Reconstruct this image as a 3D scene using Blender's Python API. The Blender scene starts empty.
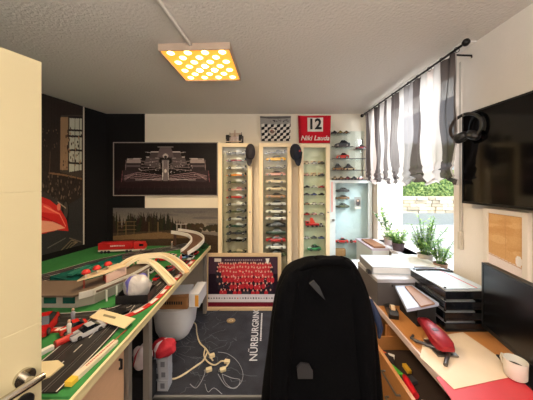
import bpy, math, random
import numpy as np
from mathutils import Vector, Matrix
PI = math.pi
R = math.radians
S = bpy.context.scene
COL = S.collection
random.seed(7)

# ------------------------------------------------------------ camera, world, exposure
F, CX, CY, EYE = 236.0, 268.0, 182.0, 1.6
cam_d = bpy.data.cameras.new('camera'); cam = bpy.data.objects.new('camera', cam_d); COL.objects.link(cam)
cam.location = (0, 0, EYE); cam.rotation_euler = (PI/2, 0, 0)
cam_d.sensor_width = 36; cam_d.lens = F/533*36
cam_d.shift_x = -1.5/533; cam_d.shift_y = -18/533; cam_d.clip_start = .02
S.camera = cam
w = bpy.data.worlds.new('daylight'); S.world = w; w.use_nodes = True
wn = w.node_tree.nodes; wl = w.node_tree.links
bg = wn['Background']; sky = wn.new('ShaderNodeTexSky'); sky.sky_type = 'NISHITA'
sky.sun_disc = False; sky.sun_elevation = R(48); sky.sun_rotation = R(200); sky.air_density = 1.0; sky.dust_density = 4
hs = wn.new('ShaderNodeHueSaturation'); hs.inputs['Saturation'].default_value = .35
wl.new(sky.outputs[0], hs.inputs['Color']); wl.new(hs.outputs[0], bg.inputs[0]); bg.inputs[1].default_value = .45
S.view_settings.view_transform = 'Standard'; S.view_settings.look = 'None'
S.view_settings.gamma = 1; S.view_settings.use_curve_mapping = False
S.view_settings.exposure = .48

def area(name, loc, rot, sx, sy, energy, color, portal=False):
    l = bpy.data.lights.new(name, 'AREA'); l.shape = 'RECTANGLE'; l.size = sx; l.size_y = sy
    l.energy = energy; l.color = color
    if portal: l.cycles.is_portal = True
    o = bpy.data.objects.new(name, l); COL.objects.link(o); o.location = loc; o.rotation_euler = rot
    return o
area('window_portal', (1.47, 2.2, 1.66), (0, R(90), 0), 1.5, .98, 1, (1, 1, 1), True)
# daylight falling through the terrace window, and an unseen fill added behind the camera to brighten the ceiling
area('daylight_at_window', (1.75, 2.2, 2.52), (0, R(74), 0), 1.2, 1.3, 120, (.86, .94, 1))
area('ceiling_fill_light', (-.3, -1.1, 1.95), (R(180), 0, 0), 2.4, 1.6, 155, (1, .96, .91))

# ------------------------------------------------------------ projection helpers (plane -> point)
def Pz(px, py, z):
    d = (EYE-z)*F/(py-CY); return Vector(((px-CX)/F*d, d, z))
def Py(px, py, y): return Vector(((px-CX)/F*y, y, EYE-(py-CY)/F*y))
def Px(px, py, x):
    d = x*F/(px-CX); return Vector((x, d, EYE-(py-CY)/F*d))

# ------------------------------------------------------------ materials
def lin(c):
    f = lambda v: v/12.92 if v <= .04045 else ((v+.055)/1.055)**2.4
    return tuple(f(v/255) for v in c[:3]) + (1,)
_m = {}
def mat(name, rgb=(200, 200, 200), rough=.6, metal=0, noise=.06, scale=12, bump=0, bscale=60, emit=None, estr=0,
        glass=False, trans=0, alpha=1, rgb2=None, wood=False, sheen=0, spec=.5):
    key = name
    if key in _m: return _m[key]
    m = bpy.data.materials.new(name); m.use_nodes = True; nt = m.node_tree; n = nt.nodes; l = nt.links
    b = n['Principled BSDF']; b.inputs['Roughness'].default_value = rough; b.inputs['Metallic'].default_value = metal
    b.inputs['Specular IOR Level'].default_value = spec
    tc = n.new('ShaderNodeTexCoord')
    c1 = lin(rgb)
    c2 = lin(rgb2) if rgb2 else tuple(v*(1-noise*2) for v in c1[:3])+(1,)
    nz = n.new('ShaderNodeTexNoise'); nz.inputs['Scale'].default_value = scale; nz.inputs['Detail'].default_value = 4
    if wood:
        mp = n.new('ShaderNodeMapping'); mp.inputs['Scale'].default_value = wood
        l.new(tc.outputs['Object'], mp.inputs[0]); l.new(mp.outputs[0], nz.inputs['Vector']); nz.inputs['Distortion'].default_value = .6
    else: l.new(tc.outputs['Object'], nz.inputs['Vector'])
    mx = n.new('ShaderNodeMix'); mx.data_type = 'RGBA'; mx.inputs[6].default_value = c1; mx.inputs[7].default_value = c2
    l.new(nz.outputs[0], mx.inputs[0]); l.new(mx.outputs[2], b.inputs['Base Color'])
    if bump:
        n2 = n.new('ShaderNodeTexNoise'); n2.inputs['Scale'].default_value = bscale; n2.inputs['Detail'].default_value = 3
        l.new(tc.outputs['Object'], n2.inputs['Vector'])
        bp = n.new('ShaderNodeBump'); bp.inputs['Strength'].default_value = bump; bp.inputs['Distance'].default_value = .01
        l.new(n2.outputs[0], bp.inputs['Height']); l.new(bp.outputs[0], b.inputs['Normal'])
    if emit: b.inputs['Emission Color'].default_value = lin(emit); b.inputs['Emission Strength'].default_value = estr
    if sheen: b.inputs['Sheen Weight'].default_value = sheen
    if glass:
        out = n['Material Output']; tr = n.new('ShaderNodeBsdfTransparent'); gl = n.new('ShaderNodeBsdfGlossy'); gl.inputs['Roughness'].default_value = .03
        tr.inputs[0].default_value = c1
        ms = n.new('ShaderNodeMixShader'); ms.inputs[0].default_value = glass
        l.new(tr.outputs[0], ms.inputs[1]); l.new(gl.outputs[0], ms.inputs[2]); l.new(ms.outputs[0], out.inputs[0])
    if trans:
        out = n['Material Output']; t = n.new('ShaderNodeBsdfTranslucent'); l.new(mx.outputs[2], t.inputs[0])
        ms = n.new('ShaderNodeMixShader'); ms.inputs[0].default_value = trans
        l.new(b.outputs[0], ms.inputs[1]); l.new(t.outputs[0], ms.inputs[2])
        last = ms
        if alpha < 1:
            tp = n.new('ShaderNodeBsdfTransparent'); m2 = n.new('ShaderNodeMixShader'); m2.inputs[0].default_value = 1-alpha
            l.new(ms.outputs[0], m2.inputs[1]); l.new(tp.outputs[0], m2.inputs[2]); last = m2
        l.new(last.outputs[0], out.inputs[0])
    _m[key] = m
    return m
def plain(rgb, rough=.45, metal=0):
    return mat('paint_%d_%d_%d_%d' % (*rgb, int(rough*100)+int(metal*1000)), rgb, rough, metal)
pic_mat = None
def picture_material(rough=.5):
    global pic_mat
    if pic_mat is None: pic_mat = {}
    if rough in pic_mat: return pic_mat[rough]
    m = bpy.data.materials.new('printed_picture'); m.use_nodes = True; n = m.node_tree.nodes
    a = n.new('ShaderNodeAttribute'); a.attribute_name = 'ink'
    m.node_tree.links.new(a.outputs['Color'], n['Principled BSDF'].inputs['Base Color']); n['Principled BSDF'].inputs['Roughness'].default_value = rough; n['Principled BSDF'].inputs['Specular IOR Level'].default_value = .15
    pic_mat[rough] = m; return m

WHITE = mat('white_paint', (232, 228, 218), .5)
BLACK = mat('black_plastic', (22, 22, 24), .4)
CHROME = mat('brushed_chrome', (205, 200, 190), .22, 1)
STEEL = mat('steel', (150, 148, 145), .35, 1)
GLASS = mat('clear_glass', (252, 254, 253), glass=.02)
ACRYL = mat('clear_acrylic', (246, 250, 250), glass=.05)
PAPER = mat('paper', (236, 238, 240), .8)

# ------------------------------------------------------------ mesh builder
class MB:
    def __init__(s): s.v = []; s.f = []; s.m = []; s.mats = []
    def mi(s, m):
        if m is None: return 0
        if m not in s.mats: s.mats.append(m)
        return s.mats.index(m)
    def add(s, vs, fs, m=None, M=None):
        k = len(s.v); i = s.mi(m)
        s.v += [tuple(M @ Vector(p)) if M else tuple(p) for p in vs]
        for f in fs: s.f.append(tuple(k+j for j in f)); s.m.append(i)
        return s
    def box(s, lo, hi, m=None, M=None):
        (a, b, c), (d, e, f) = lo, hi
        vs = [(a,b,c),(d,b,c),(d,e,c),(a,e,c),(a,b,f),(d,b,f),(d,e,f),(a,e,f)]
        return s.add(vs, [(0,3,2,1),(4,5,6,7),(0,1,5,4),(1,2,6,5),(2,3,7,6),(3,0,4,7)], m, M)
    def cyl(s, p, q, r, n=12, m=None, r2=None, M=None):
        p, q = Vector(p), Vector(q); r2 = r if r2 is None else r2
        d = (q-p).normalized(); u = d.orthogonal().normalized(); w_ = d.cross(u)
        vs = []
        for c, rr in ((p, r), (q, r2)):
            for i in range(n):
                a = 2*PI*i/n; vs.append(c + u*math.cos(a)*rr + w_*math.sin(a)*rr)
        fs = [(i, (i+1) % n, n+(i+1) % n, n+i) for i in range(n)] + [tuple(range(n-1, -1, -1)), tuple(range(n, 2*n))]
        return s.add(vs, fs, m, M)
    def tube(s, pts, r, n=6, m=None, M=None, closed=False):
        pts = [Vector(p) for p in pts]; N = len(pts); vs = []; up = None
        for i, p in enumerate(pts):
            a = pts[(i-1) % N] if (i or closed) else p; b = pts[(i+1) % N] if (i < N-1 or closed) else p
            t = (b-a).normalized() if (b-a).length else Vector((0, 0, 1))
            if up is None: up = t.orthogonal().normalized()
            up = (up - t*up.dot(t)); up = up.normalized() if up.length > 1e-6 else t.orthogonal().normalized()
            w_ = t.cross(up); rr = r[i] if isinstance(r, (list, tuple)) else r
            for k in range(n):
                A = 2*PI*k/n; vs.append(p + up*math.cos(A)*rr + w_*math.sin(A)*rr)
        fs = []
        for i in range(N if closed else N-1):
            j = (i+1) % N
            for k in range(n): fs.append((i*n+k, i*n+(k+1) % n, j*n+(k+1) % n, j*n+k))
        if not closed: fs += [tuple(range(n-1, -1, -1)), tuple((N-1)*n+k for k in range(n))]
        return s.add(vs, fs, m, M)
    def prism(s, poly, z0, z1, m=None, M=None):
        n = len(poly); A = sum(poly[i][0]*poly[(i+1) % n][1]-poly[(i+1) % n][0]*poly[i][1] for i in range(n))
        if A < 0: poly = poly[::-1]
        vs = [(p[0], p[1], z0) for p in poly] + [(p[0], p[1], z1) for p in poly]
        fs = [tuple(range(n-1, -1, -1)), tuple(range(n, 2*n))] + [(i, (i+1) % n, n+(i+1) % n, n+i) for i in range(n)]
        return s.add(vs, fs, m, M)
    def lathe(s, prof, n=20, m=None, M=None):
        vs = []; k = len(prof)
        for i in range(n):
            a = 2*PI*i/n
            for r_, z in prof: vs.append((r_*math.cos(a), r_*math.sin(a), z))
        fs = []
        for i in range(n):
            j = (i+1) % n
            for q in range(k-1): fs.append((i*k+q, j*k+q, j*k+q+1, i*k+q+1))
        return s.add(vs, fs, m, M)
    def loft(s, rings, m=None, M=None, cap=True, closed=True):
        n = len(rings[0]); vs = [p for r_ in rings for p in r_]; fs = []
        for i in range(len(rings)-1):
            for k in range(n if closed else n-1): fs.append((i*n+k, i*n+(k+1) % n, (i+1)*n+(k+1) % n, (i+1)*n+k))
        if cap: fs += [tuple(range(n-1, -1, -1)), tuple((len(rings)-1)*n+k for k in range(n))]
        return s.add(vs, fs, m, M)
    def mesh(s, name):
        me = bpy.data.meshes.new(name); me.from_pydata(s.v, [], s.f)
        for m in s.mats: me.materials.append(m)
        me.polygons.foreach_set('material_index', s.m); me.update()
        return me
    def build(s, name, m=None, parent=None, bevel=0, smooth=False, loc=None, rot=None):
        me = s.mesh(name)
        if m is not None and not me.materials: me.materials.append(m)
        return link(name, me, parent, bevel, smooth, loc, rot)
def link(name, me, parent=None, bevel=0, smooth=False, loc=None, rot=None):
    o = bpy.data.objects.new(name, me); COL.objects.link(o)
    if smooth:
        me.polygons.foreach_set('use_smooth', [True]*len(me.polygons)); me.set_sharp_from_angle(angle=R(smooth if smooth > 1 else 40))
    if bevel:
        b = o.modifiers.new('bevel', 'BEVEL'); b.width = bevel; b.segments = 2; b.limit_method = 'ANGLE'
    if parent: o.parent = parent
    if loc is not None: o.location = loc
    if rot is not None: o.rotation_euler = rot
    return o
def tag(o, label, cat, group=None, kind=None):
    o['label'] = label; o['category'] = cat
    if group: o['group'] = group
    if kind: o['kind'] = kind
    return o
def empty(name, loc, rz=0, label=None, cat=None, group=None):
    o = bpy.data.objects.new(name, None); COL.objects.link(o); o.location = loc; o.rotation_euler = (0, 0, rz); o.empty_display_size = .05
    if label: tag(o, label, cat, group)
    return o
def struct(o): o['kind'] = 'structure'; return o
def text_part(name, txt, size, m, parent, M, ext=.0008, shear=0, bold=0, sx=1):
    c = bpy.data.curves.new(name, 'FONT'); c.body = txt; c.size = size; c.extrude = ext; c.shear = shear; c.offset = bold
    c.align_x = 'CENTER'; c.align_y = 'CENTER'; c.resolution_u = 3
    t = bpy.data.objects.new('tmp', c); COL.objects.link(t)
    bpy.context.view_layer.update()
    me = bpy.data.meshes.new_from_object(t.evaluated_get(bpy.context.evaluated_depsgraph_get()))
    bpy.data.objects.remove(t); me.transform(M @ Matrix.Diagonal((sx, 1, 1, 1))); me.materials.clear(); me.materials.append(m); me.name = name
    return link(name, me, parent)

# ------------------------------------------------------------ printed pictures
class Canvas:
    """A picture printed on a flat sheet, drawn as colours on a grid."""
    def __init__(s, W, H, bgc, conv=None):
        s.W, s.H = W, H; s.a = np.zeros((H, W, 3)); s.a[:] = bgc; s.conv = conv or (lambda x, y: (x, y))
        s.Y, s.X = np.mgrid[0:H, 0:W]; s.X = s.X+.0; s.Y = s.Y+.0; s.rng = np.random.RandomState(3)
    def c(s, p): return s.conv(*p)
    def put(s, mask, col, al=1): s.a[mask] = s.a[mask]*(1-al)+np.array(col)*al
    def poly(s, pts, col, al=1):
        pts = [s.c(p) for p in pts]; ins = np.zeros(s.X.shape, bool); n = len(pts)
        for i in range(n):
            (x0, y0), (x1, y1) = pts[i], pts[(i+1) % n]
            if y0 == y1: continue
            ins ^= ((y0 > s.Y) != (y1 > s.Y)) & (s.X < (x1-x0)*(s.Y-y0)/(y1-y0)+x0)
        s.put(ins, col, al)
    def line(s, pts, wd, col, al=1):
        pts = [s.c(p) for p in pts]
        for (x0, y0), (x1, y1) in zip(pts, pts[1:]):
            dx, dy = x1-x0, y1-y0; L = dx*dx+dy*dy or 1
            t = np.clip(((s.X-x0)*dx+(s.Y-y0)*dy)/L, 0, 1)
            s.put((s.X-x0-t*dx)**2+(s.Y-y0-t*dy)**2 < (wd/2)**2, col, al)
    def ell(s, c, rx, ry, col, al=1):
        x, y = s.c(c); s.put(((s.X-x)/rx)**2+((s.Y-y)/ry)**2 < 1, col, al)
    def specks(s, box, n, r, cols, al=1):
        for _ in range(n):
            p = (s.rng.uniform(box[0], box[2]), s.rng.uniform(box[1], box[3]))
            s.ell(p, r*s.rng.uniform(.5, 1.3), r*s.rng.uniform(.5, 1.3), cols[s.rng.randint(len(cols))], al)
    def noise(s, amt): s.a += s.rng.normal(0, amt, (s.H, s.W, 1))
    def sheet(s, name, o, u, v, parent=None, thick=.003, rough=.5):
        """o top-left corner, u along the width, v down; front faces u x (-v)."""
        W, H = s.W, s.H; o, u, v = Vector(o), Vector(u), Vector(v)
        n = u.cross(-v).normalized()
        ii, jj = np.meshgrid(np.arange(W)/(W-1), np.arange(H)/(H-1))
        P = np.array(o)[None, None]+ii[..., None]*np.array(u)+jj[..., None]*np.array(v)
        vs = P.reshape(-1, 3).tolist(); fs = []
        for j in range(H-1):
            for i in range(W-1): k = j*W+i; fs.append((k, k+W, k+W+1, k+1))
        k = len(vs)
        bk = [o-n*thick, o+u-n*thick, o+u+v-n*thick, o+v-n*thick]; vs += [tuple(p) for p in bk]
        fs.append((k, k+1, k+2, k+3))
        top = list(range(W)); bot = [(H-1)*W+i for i in range(W)]; lef = [j*W for j in range(H)]; rig = [j*W+W-1 for j in range(H)]
        fs += [tuple(top+[k+1, k]), tuple(bot[::-1]+[k+3, k+2]), tuple(lef[::-1]+[k, k+3]), tuple(rig+[k+2, k+1])]
        me = bpy.data.meshes.new(name); me.from_pydata(vs, [], fs)
        at = me.color_attributes.new('ink', 'FLOAT_COLOR', 'POINT')
        a = np.clip(s.a/255, 0, 1); a = np.where(a <= .04045, a/12.92, ((a+.055)/1.055)**2.4)
        col = np.ones((len(vs), 4)); col[:W*H, :3] = a.reshape(-1, 3); col[W*H:, :3] = .3
        at.data.foreach_set('color', col.ravel()); me.materials.append(picture_material(rough))
        return link(name, me, parent)

# ============================================================ THE ROOM
CEIL, BACK, RX = 2.5, 3.12, 1.33
def wl_x(y): return -2.30+.233*(y-2.39)
FRONT = -1.0
plaster = mat('warm_white_plaster', (226, 216, 198), .85, noise=.03, bump=.25, bscale=140)
rwall = mat('white_plaster', (232, 224, 214), .85, noise=.03, bump=.2, bscale=140)
ceil_m = mat('textured_ceiling_plaster', (216, 208, 200), .9, noise=.04, bump=.6, bscale=60, scale=50)
blackwall = mat('black_wall_paint', (19, 17, 18), .8, noise=.1, spec=.2)
struct(MB().box((-3.3, FRONT-1.2, -.1), (1.6, BACK+.2, 0)).build('floor', mat('dark_carpet_floor', (38, 36, 36), .9, bump=.5, bscale=200)))
struct(MB().box((-3.3, FRONT-1.2, CEIL), (1.6, BACK+.2, CEIL+.1)).build('ceiling', ceil_m))
struct(MB().box((-3.3, BACK, 0), (1.6, BACK+.15, CEIL)).build('wall_back', plaster))
struct(MB().prism([(wl_x(FRONT-1.2), FRONT-1.2), (wl_x(BACK), BACK), (wl_x(BACK)-.2, BACK), (wl_x(FRONT-1.2)-.2, FRONT-1.2)], 0, CEIL).build('wall_left', blackwall))
struct(MB().box((-1.627-.55, BACK-.006, 0), (-1.627, BACK, CEIL)).build('trim_1', blackwall))      # black painted field beside the corner
# right wall with window opening
WY0, WY1, WZ0, WZ1 = 1.69, 2.86, .90, 2.36
b = MB()
b.box((RX, FRONT-1.2, 0), (RX+.3, WY0, CEIL)); b.box((RX, WY1, 0), (RX+.3, BACK+.15, CEIL))
b.box((RX, WY0, 0), (RX+.3, WY1, WZ0)); b.box((RX, WY0, WZ1), (RX+.3, WY1, CEIL))
struct(b.build('wall_right', rwall))
# front wall behind the camera with the doorway to the hall
b = MB()
b.box((-3.3, FRONT-.1, 0), (-1.15, FRONT, CEIL)); b.box((-.15, FRONT-.1, 0), (RX, FRONT, CEIL)); b.box((-1.15, FRONT-.1, 2.08), (-.15, FRONT, CEIL))
# (hall side stays open to the added fill light)
struct(MB().box((-3.3, FRONT-1.3, 0), (1.6, FRONT-1.2, CEIL)).build('wall_front', rwall))
struct(MB().box((RX-.093, 1.50, CEIL-.01), (RX, BACK, CEIL)).build('trim_2', mat('white_rail', (226, 222, 216), .6), bevel=.001))
# window frame, pane, handle
WF = mat('white_upvc', (200, 210, 216), .35, noise=.01)
gx = RX+.17
win = empty('window_1', (gx, WY0, WZ0)); struct(win)
b = MB()
b.box((gx-.03, WY0, WZ0), (gx+.04, WY0+.05, WZ1)); b.box((gx-.03, WY1-.05, WZ0), (gx+.04, WY1, WZ1))
b.box((gx-.03, WY0, WZ0), (gx+.04, WY1, WZ0+.05)); b.box((gx-.03, WY0, WZ1-.05), (gx+.04, WY1, WZ1))
def inv(o, p): o.matrix_parent_inverse = Matrix.Translation(p.location).inverted(); o.parent = p; return o
inv(b.build('window_frame', WF, bevel=.004), win)
b = MB()
for (y0, y1) in ((WY0+.05, WY1-.05),):
    b.box((gx-.05, y0, WZ0+.05), (gx+.01, y0+.055, WZ1-.05)); b.box((gx-.05, y1-.055, WZ0+.05), (gx+.01, y1, WZ1-.05))
    b.box((gx-.05, y0, WZ0+.05), (gx+.01, y1, WZ0+.11)); b.box((gx-.05, y0, WZ1-.11), (gx+.01, y1, WZ1-.05))
inv(b.build('sash', WF, bevel=.004), win)
inv(MB().box((gx-.014, WY0+.1, WZ0+.1), (gx-.008, WY1-.1, WZ1-.1)).build('pane', GLASS), win)
b = MB().box((gx-.065, WY0+.068, 1.44), (gx-.05, WY0+.092, 1.51)).box((gx-.085, WY0+.072, 1.36), (gx-.07, WY0+.09, 1.5))
inv(b.build('window_handle', WF, bevel=.003), win)
struct(MB().box((RX-.05, WY0-.05, WZ0-.03), (gx-.03, WY1+.05, WZ0)).build('trim_3', mat('pale_stone_sill', (214, 214, 222), .3, noise=.1), bevel=.004))

# ------------------------------------------------------------ outside
struct(MB().box((1.7, -2, .6), (14, 6.5, .74)).build('ground', mat('white_paving', (188, 190, 192), .9, noise=.15, scale=6, bump=.4, bscale=30)))
b = MB().box((1.7, 4.75, .735), (14, 6.45, .755))
struct(b.build('path', mat('grey_gravel_path', (150, 160, 160), .95, noise=.3, scale=40, bump=1, bscale=60)))
rub = MB(); rr = random.Random(2)
stone = [mat('rubble_stone_%s' % n, c, .9, noise=.15, scale=9) for n, c in (('tan', (196, 184, 158)), ('pale', (214, 206, 186)), ('grey', (168, 160, 142)))]
for k in range(5):
    x = 1.8+rr.uniform(-.3, 0)
    while x < 9:
        L = rr.uniform(.14, .34); z = .74+k*.09
        rub.box((x, 6.45+rr.uniform(-.04, .02), z), (x+L-.012, 6.9, z+.085), rr.choice(stone)); x += L
o = rub.build('garden_wall', None, bevel=.01); tag(o, 'low tan rubble stone garden wall outside the window', 'garden wall')
hb = MB(); greens = [mat('hedge_leaf_%s' % n, c, .7, noise=.15) for n, c in (('bright', (140, 164, 92)), ('mid', (104, 134, 76)), ('dark', (66, 104, 48)))]
hb.box((1.8, 7.0, .74), (9, 7.5, 2.7), greens[2])
for i in range(5200):
    x = rr.uniform(2.5, 7.2); z = rr.uniform(1.1, 2.75); y = 6.97+rr.uniform(-.05, .04); a = rr.uniform(0, 6.3); t = rr.uniform(-.9, .9); q = rr.uniform(.03, .06)
    M = Matrix.Translation((x, y, z)) @ Matrix.Rotation(a, 4, 'Y') @ Matrix.Rotation(t, 4, 'X')
    hb.add([(-q, 0, 0), (0, .01, -q*.5), (q, 0, 0), (0, .01, q*.5)], [(0, 1, 2, 3)], greens[0] if rr.random() < .5 else greens[1], M)
tag(hb.build('hedge'), 'dense yellow-green hedge behind the rubble garden wall', 'hedge')

# ============================================================ WALL DECORATION
def rect_conv(x0, y0, x1, y1, W, H): return lambda x, y: ((x-x0)/(x1-x0)*(W-1), (y-y0)/(y1-y0)*(H-1))
# --- racing car poster
yb = BACK-.03
W_, H_ = 260, 132
c = Canvas(W_, H_, (24, 19, 20), rect_conv(114, 143, 217, 195, W_, H_)); k = 2.5
c.poly([(114, 180), (217, 180), (217, 195), (114, 195)], (38, 24, 26)); c.poly([(114, 188), (217, 188), (217, 195), (114, 195)], (30, 21, 23))
for sgn in (-1, 1):
    X = lambda x: 165.5+sgn*x
    c.poly([(X(24), 158), (X(39), 158.5), (X(40), 171), (X(38), 174), (X(25), 174), (X(23.5), 171)], (44, 36, 38))
    c.poly([(X(25), 159), (X(38.5), 159.5), (X(39), 163), (X(24.5), 163)], (150, 136, 134))
    c.poly([(X(25), 165), (X(39), 165), (X(39), 167), (X(25), 167)], (90, 80, 82))
    c.line([(X(24), 158.5), (X(38), 159)], 1.6, (190, 178, 176))
    c.line([(X(39.5), 160), (X(40), 172)], 1.4, (130, 110, 112))
    for q in range(4): c.line([(X(24), 161+q*3.2), (X(5), 164+q*1.5)], 1.1, (150, 134, 134))
    c.poly([(X(6), 158), (X(19), 157), (X(22), 165), (X(7), 168)], (84, 74, 76))
    c.line([(X(7), 158), (X(19), 157)], 1.8, (196, 186, 184)); c.line([(X(8), 161), (X(21), 163)], 1.2, (140, 126, 128))
    c.poly([(X(3), 176), (X(42), 170), (X(43.5), 180), (X(40), 182), (X(4), 181)], (50, 38, 42))
    for q in range(4): c.line([(X(4), 175.5+q*1.7), (X(28+q*3), 172.5+q*1.7), (X(41), 176+q*1.4)], .9, (168, 140, 144))
    c.line([(X(43), 171), (X(44), 182)], 1.4, (124, 74, 80)); c.line([(X(2), 179), (X(30), 180)], 1.0, (190, 180, 180))
    c.line([(X(20), 152), (X(6), 154)], 1.4, (170, 160, 158)); c.specks((X(22)-8, 163, X(22)+8, 178), 14, 1.0, [(190, 176, 176), (120, 104, 106)])
c.poly([(151, 152), (180, 152), (182, 158), (149, 158)], (74, 64, 66)); c.line([(151, 152), (180, 152)], 1.6, (210, 200, 198))
c.poly([(160, 147.5), (171, 147.5), (174, 157), (157, 157)], (96, 84, 86)); c.line([(158, 147), (173, 147)], 1.5, (184, 172, 170))
c.ell((165.5, 156), 7, 6, (182, 170, 166)); c.ell((165.5, 157), 4, 3.4, (40, 34, 36))
c.poly([(162, 160), (169, 160), (168, 181), (163, 181)], (110, 100, 102)); c.line([(163, 161), (162.6, 180)], 1.2, (220, 212, 206)); c.line([(168, 161), (168.4, 180)], 1.2, (200, 190, 186))
c.ell((165.5, 171), 3, 5, (206, 196, 190)); c.specks((150, 158, 181, 176), 60, 1.0, [(200, 190, 188), (90, 80, 82), (150, 136, 138)])
for q in range(14): c.line([(120+q*7, 186), (118+q*7.2, 191)], .8, (62, 48, 50), .6)
c.noise(3)
o = c.sheet('racing_car_poster', Py(114, 143, yb), (Py(217, 143, yb)-Py(114, 143, yb)), (Py(114, 195, yb)-Py(114, 143, yb)), thick=.012, rough=.45)
tag(o, 'black wall poster of a racing car seen head-on, hung below the ceiling', 'poster')
b = MB(); A = Py(114, 143, yb); B_ = Py(217, 195, yb); t = .012
b.box((A.x-t, yb-.002, B_.z-t), (A.x, yb+.028, A.z+t)); b.box((B_.x, yb-.002, B_.z-t), (B_.x+t, yb+.028, A.z+t))
b.box((A.x, yb-.002, A.z), (B_.x, yb+.028, A.z+t)); b.box((A.x, yb-.002, B_.z-t), (B_.x, yb+.028, B_.z))
f_ = b.build('frame', mat('thin_silver_edge', (150, 142, 136), .5)); f_.parent = o; f_['label'] = 'thin grey edge frame'
# --- landscape poster
W_, H_ = 240, 110
yb = BACK-.012
c = Canvas(W_, H_, (120, 112, 104), rect_conv(113, 208, 218, 256, W_, H_))
for i in range(24):
    y = 208+i; g = i/24; c.poly([(113, y), (218, y), (218, y+1.2), (113, y+1.2)], (92+60*g, 88+50*g, 86+36*g))
for (x, y, rx, ry) in ((190, 212, 40, 3), (205, 218, 30, 3), (170, 215, 20, 2), (212, 224, 14, 2)): c.ell((x, y), rx, ry, (86, 82, 82), .6)
rg = np.random.RandomState(5)
for i in range(150):
    x = rg.uniform(112, 186); hgt = (22 if x < 165 else 22-(x-165)*.55)*rg.uniform(.6, 1.15)
    c.poly([(x-3, 236), (x, 236-hgt), (x+3, 236)], (34+rg.randint(14), 30+rg.randint(14), 24+rg.randint(8)))
for i in range(50):
    x = rg.uniform(180, 219); c.ell((x, 232-rg.uniform(0, 7)), 5, 5, (52+rg.randint(16), 44+rg.randint(12), 36))
c.poly([(113, 233), (175, 230), (219, 236), (219, 256), (113, 256)], (70, 56, 42))
c.poly([(113, 236), (160, 232), (190, 235), (190, 238), (113, 240)], (122, 96, 66))
for x in (118, 126, 134, 149, 158): c.line([(x, 222), (x, 236)], 1.2, (120, 96, 62))
for y in (222, 226, 230): c.line([(118, y), (136, y-.5)], 1, (124, 100, 66))
for x in (177, 181, 186): c.line([(x, 224), (x, 231)], 1.6, (170, 160, 150))
c.line([(176, 224), (187, 224)], 1.4, (170, 160, 150)); c.noise(5)
o = c.sheet('landscape_poster', Py(113, 208, yb), Py(218, 208, yb)-Py(113, 208, yb), Py(113, 256, yb)-Py(113, 208, yb), thick=.008)
tag(o, 'wide landscape poster with dark conifers under a dusk sky behind the track', 'poster')
# --- garage mural on the left wall
y_far = None
def wall_hit(px, py, off=.02):
    s_ = (px-CX)/F; y = (-2.30+off-.233*2.39)/(s_-.233); return Vector((s_*y, y, EYE-(py-CY)/F*y))
e0 = wall_hit(83, 180); e1 = wall_hit(20, 180); z1, z0 = CEIL-.005, .86
udir = (e0-e1); LU = udir.length
W_, H_ = 300, 300
def mconv(px, py):
    p = wall_hit(px, py); return ((p-e1).dot(udir)/LU/LU*(W_-1), (z1-p.z)/(z1-z0)*(H_-1))
c = Canvas(W_, H_, (44, 36, 32), mconv)
for i in range(14): c.line([(41+i*3.2, 92), (41+i*3.2, 185)], 1.4, (34, 27, 24), .8)
c.poly([(60, 115), (82, 115), (82, 178), (60, 172)], (66, 58, 50)); c.poly([(60, 117), (68, 117), (68, 170), (60, 170)], (140, 112, 84))
c.poly([(69, 117), (81.5, 117), (81.5, 170), (69, 172)], (176, 176, 160))
for y in (117, 130, 136, 150, 163): c.line([(68, y), (82, y+.5)], 4, (34, 28, 28))
for x in (68, 74.5, 79): c.line([(x, 117), (x, 172)], 2.6, (38, 32, 30))
c.specks((62, 128, 81, 172), 60, 3, [(48, 36, 32), (100, 74, 60), (150, 120, 96), (62, 40, 36)])
c.line([(49, 173), (64, 175), (82, 179)], 3.5, (122, 92, 64)); c.line([(50, 152), (49, 190)], 3, (84, 66, 52))
c.specks((42, 176, 82, 200), 140, 3, [(70, 58, 50), (40, 34, 32), (104, 86, 70), (30, 26, 26)])
c.specks((42, 125, 58, 150), 16, 1.8, [(120, 96, 70), (80, 66, 56)])
c.poly([(20, 232), (20, 180), (41, 190), (83, 215), (83, 262), (20, 290)], (56, 50, 46))
c.poly([(83, 196), (83, 262), (20, 290), (20, 234)], (46, 45, 44))
c.ell((66, 213), 18, 26, (30, 28, 28)); c.ell((66, 210), 11, 17, (70, 62, 56))
c.poly([(20, 236), (20, 195), (40, 196), (50, 200), (60, 208), (67, 220), (69, 231), (58, 230), (42, 234)], (190, 40, 36))
c.poly([(20, 210), (40, 202), (50, 206), (58, 214), (42, 212)], (214, 70, 58)); c.poly([(38, 220), (56, 222), (66, 228), (42, 233), (36, 232)], (222, 150, 120))
c.line([(44, 206), (60, 214), (66, 226)], 3, (230, 120, 96)); c.line([(41, 216), (60, 224)], 2, (150, 24, 24)); c.ell((59, 207), 9, 7, (210, 110, 90)); c.line([(58, 202), (66, 208)], 2, (160, 140, 120))
for q in range(3): c.line([(60, 262-q*5), (72, 246-q*3), (78, 242)], 1.8, (120, 104, 80))
c.line([(48, 248), (66, 238)], 1.8, (96, 92, 84)); c.line([(70, 238), (82, 242)], 2, (104, 92, 80)); c.noise(4)
o = c.sheet('garage_mural', Vector((e1.x, e1.y, z1)), Vector((udir.x, udir.y, 0)), Vector((0, 0, z0-z1)), thick=.01, rough=.4)
tag(o, 'tall dark garage mural with red sports car on the left wall', 'wall mural')
d = udir.normalized(); nrm = Vector((d.y, -d.x, 0)); M = Matrix((( d.x, nrm.x, 0, e0.x), (d.y, nrm.y, 0, e0.y), (0, 0, 1, 0), (0, 0, 0, 1)))
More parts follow.
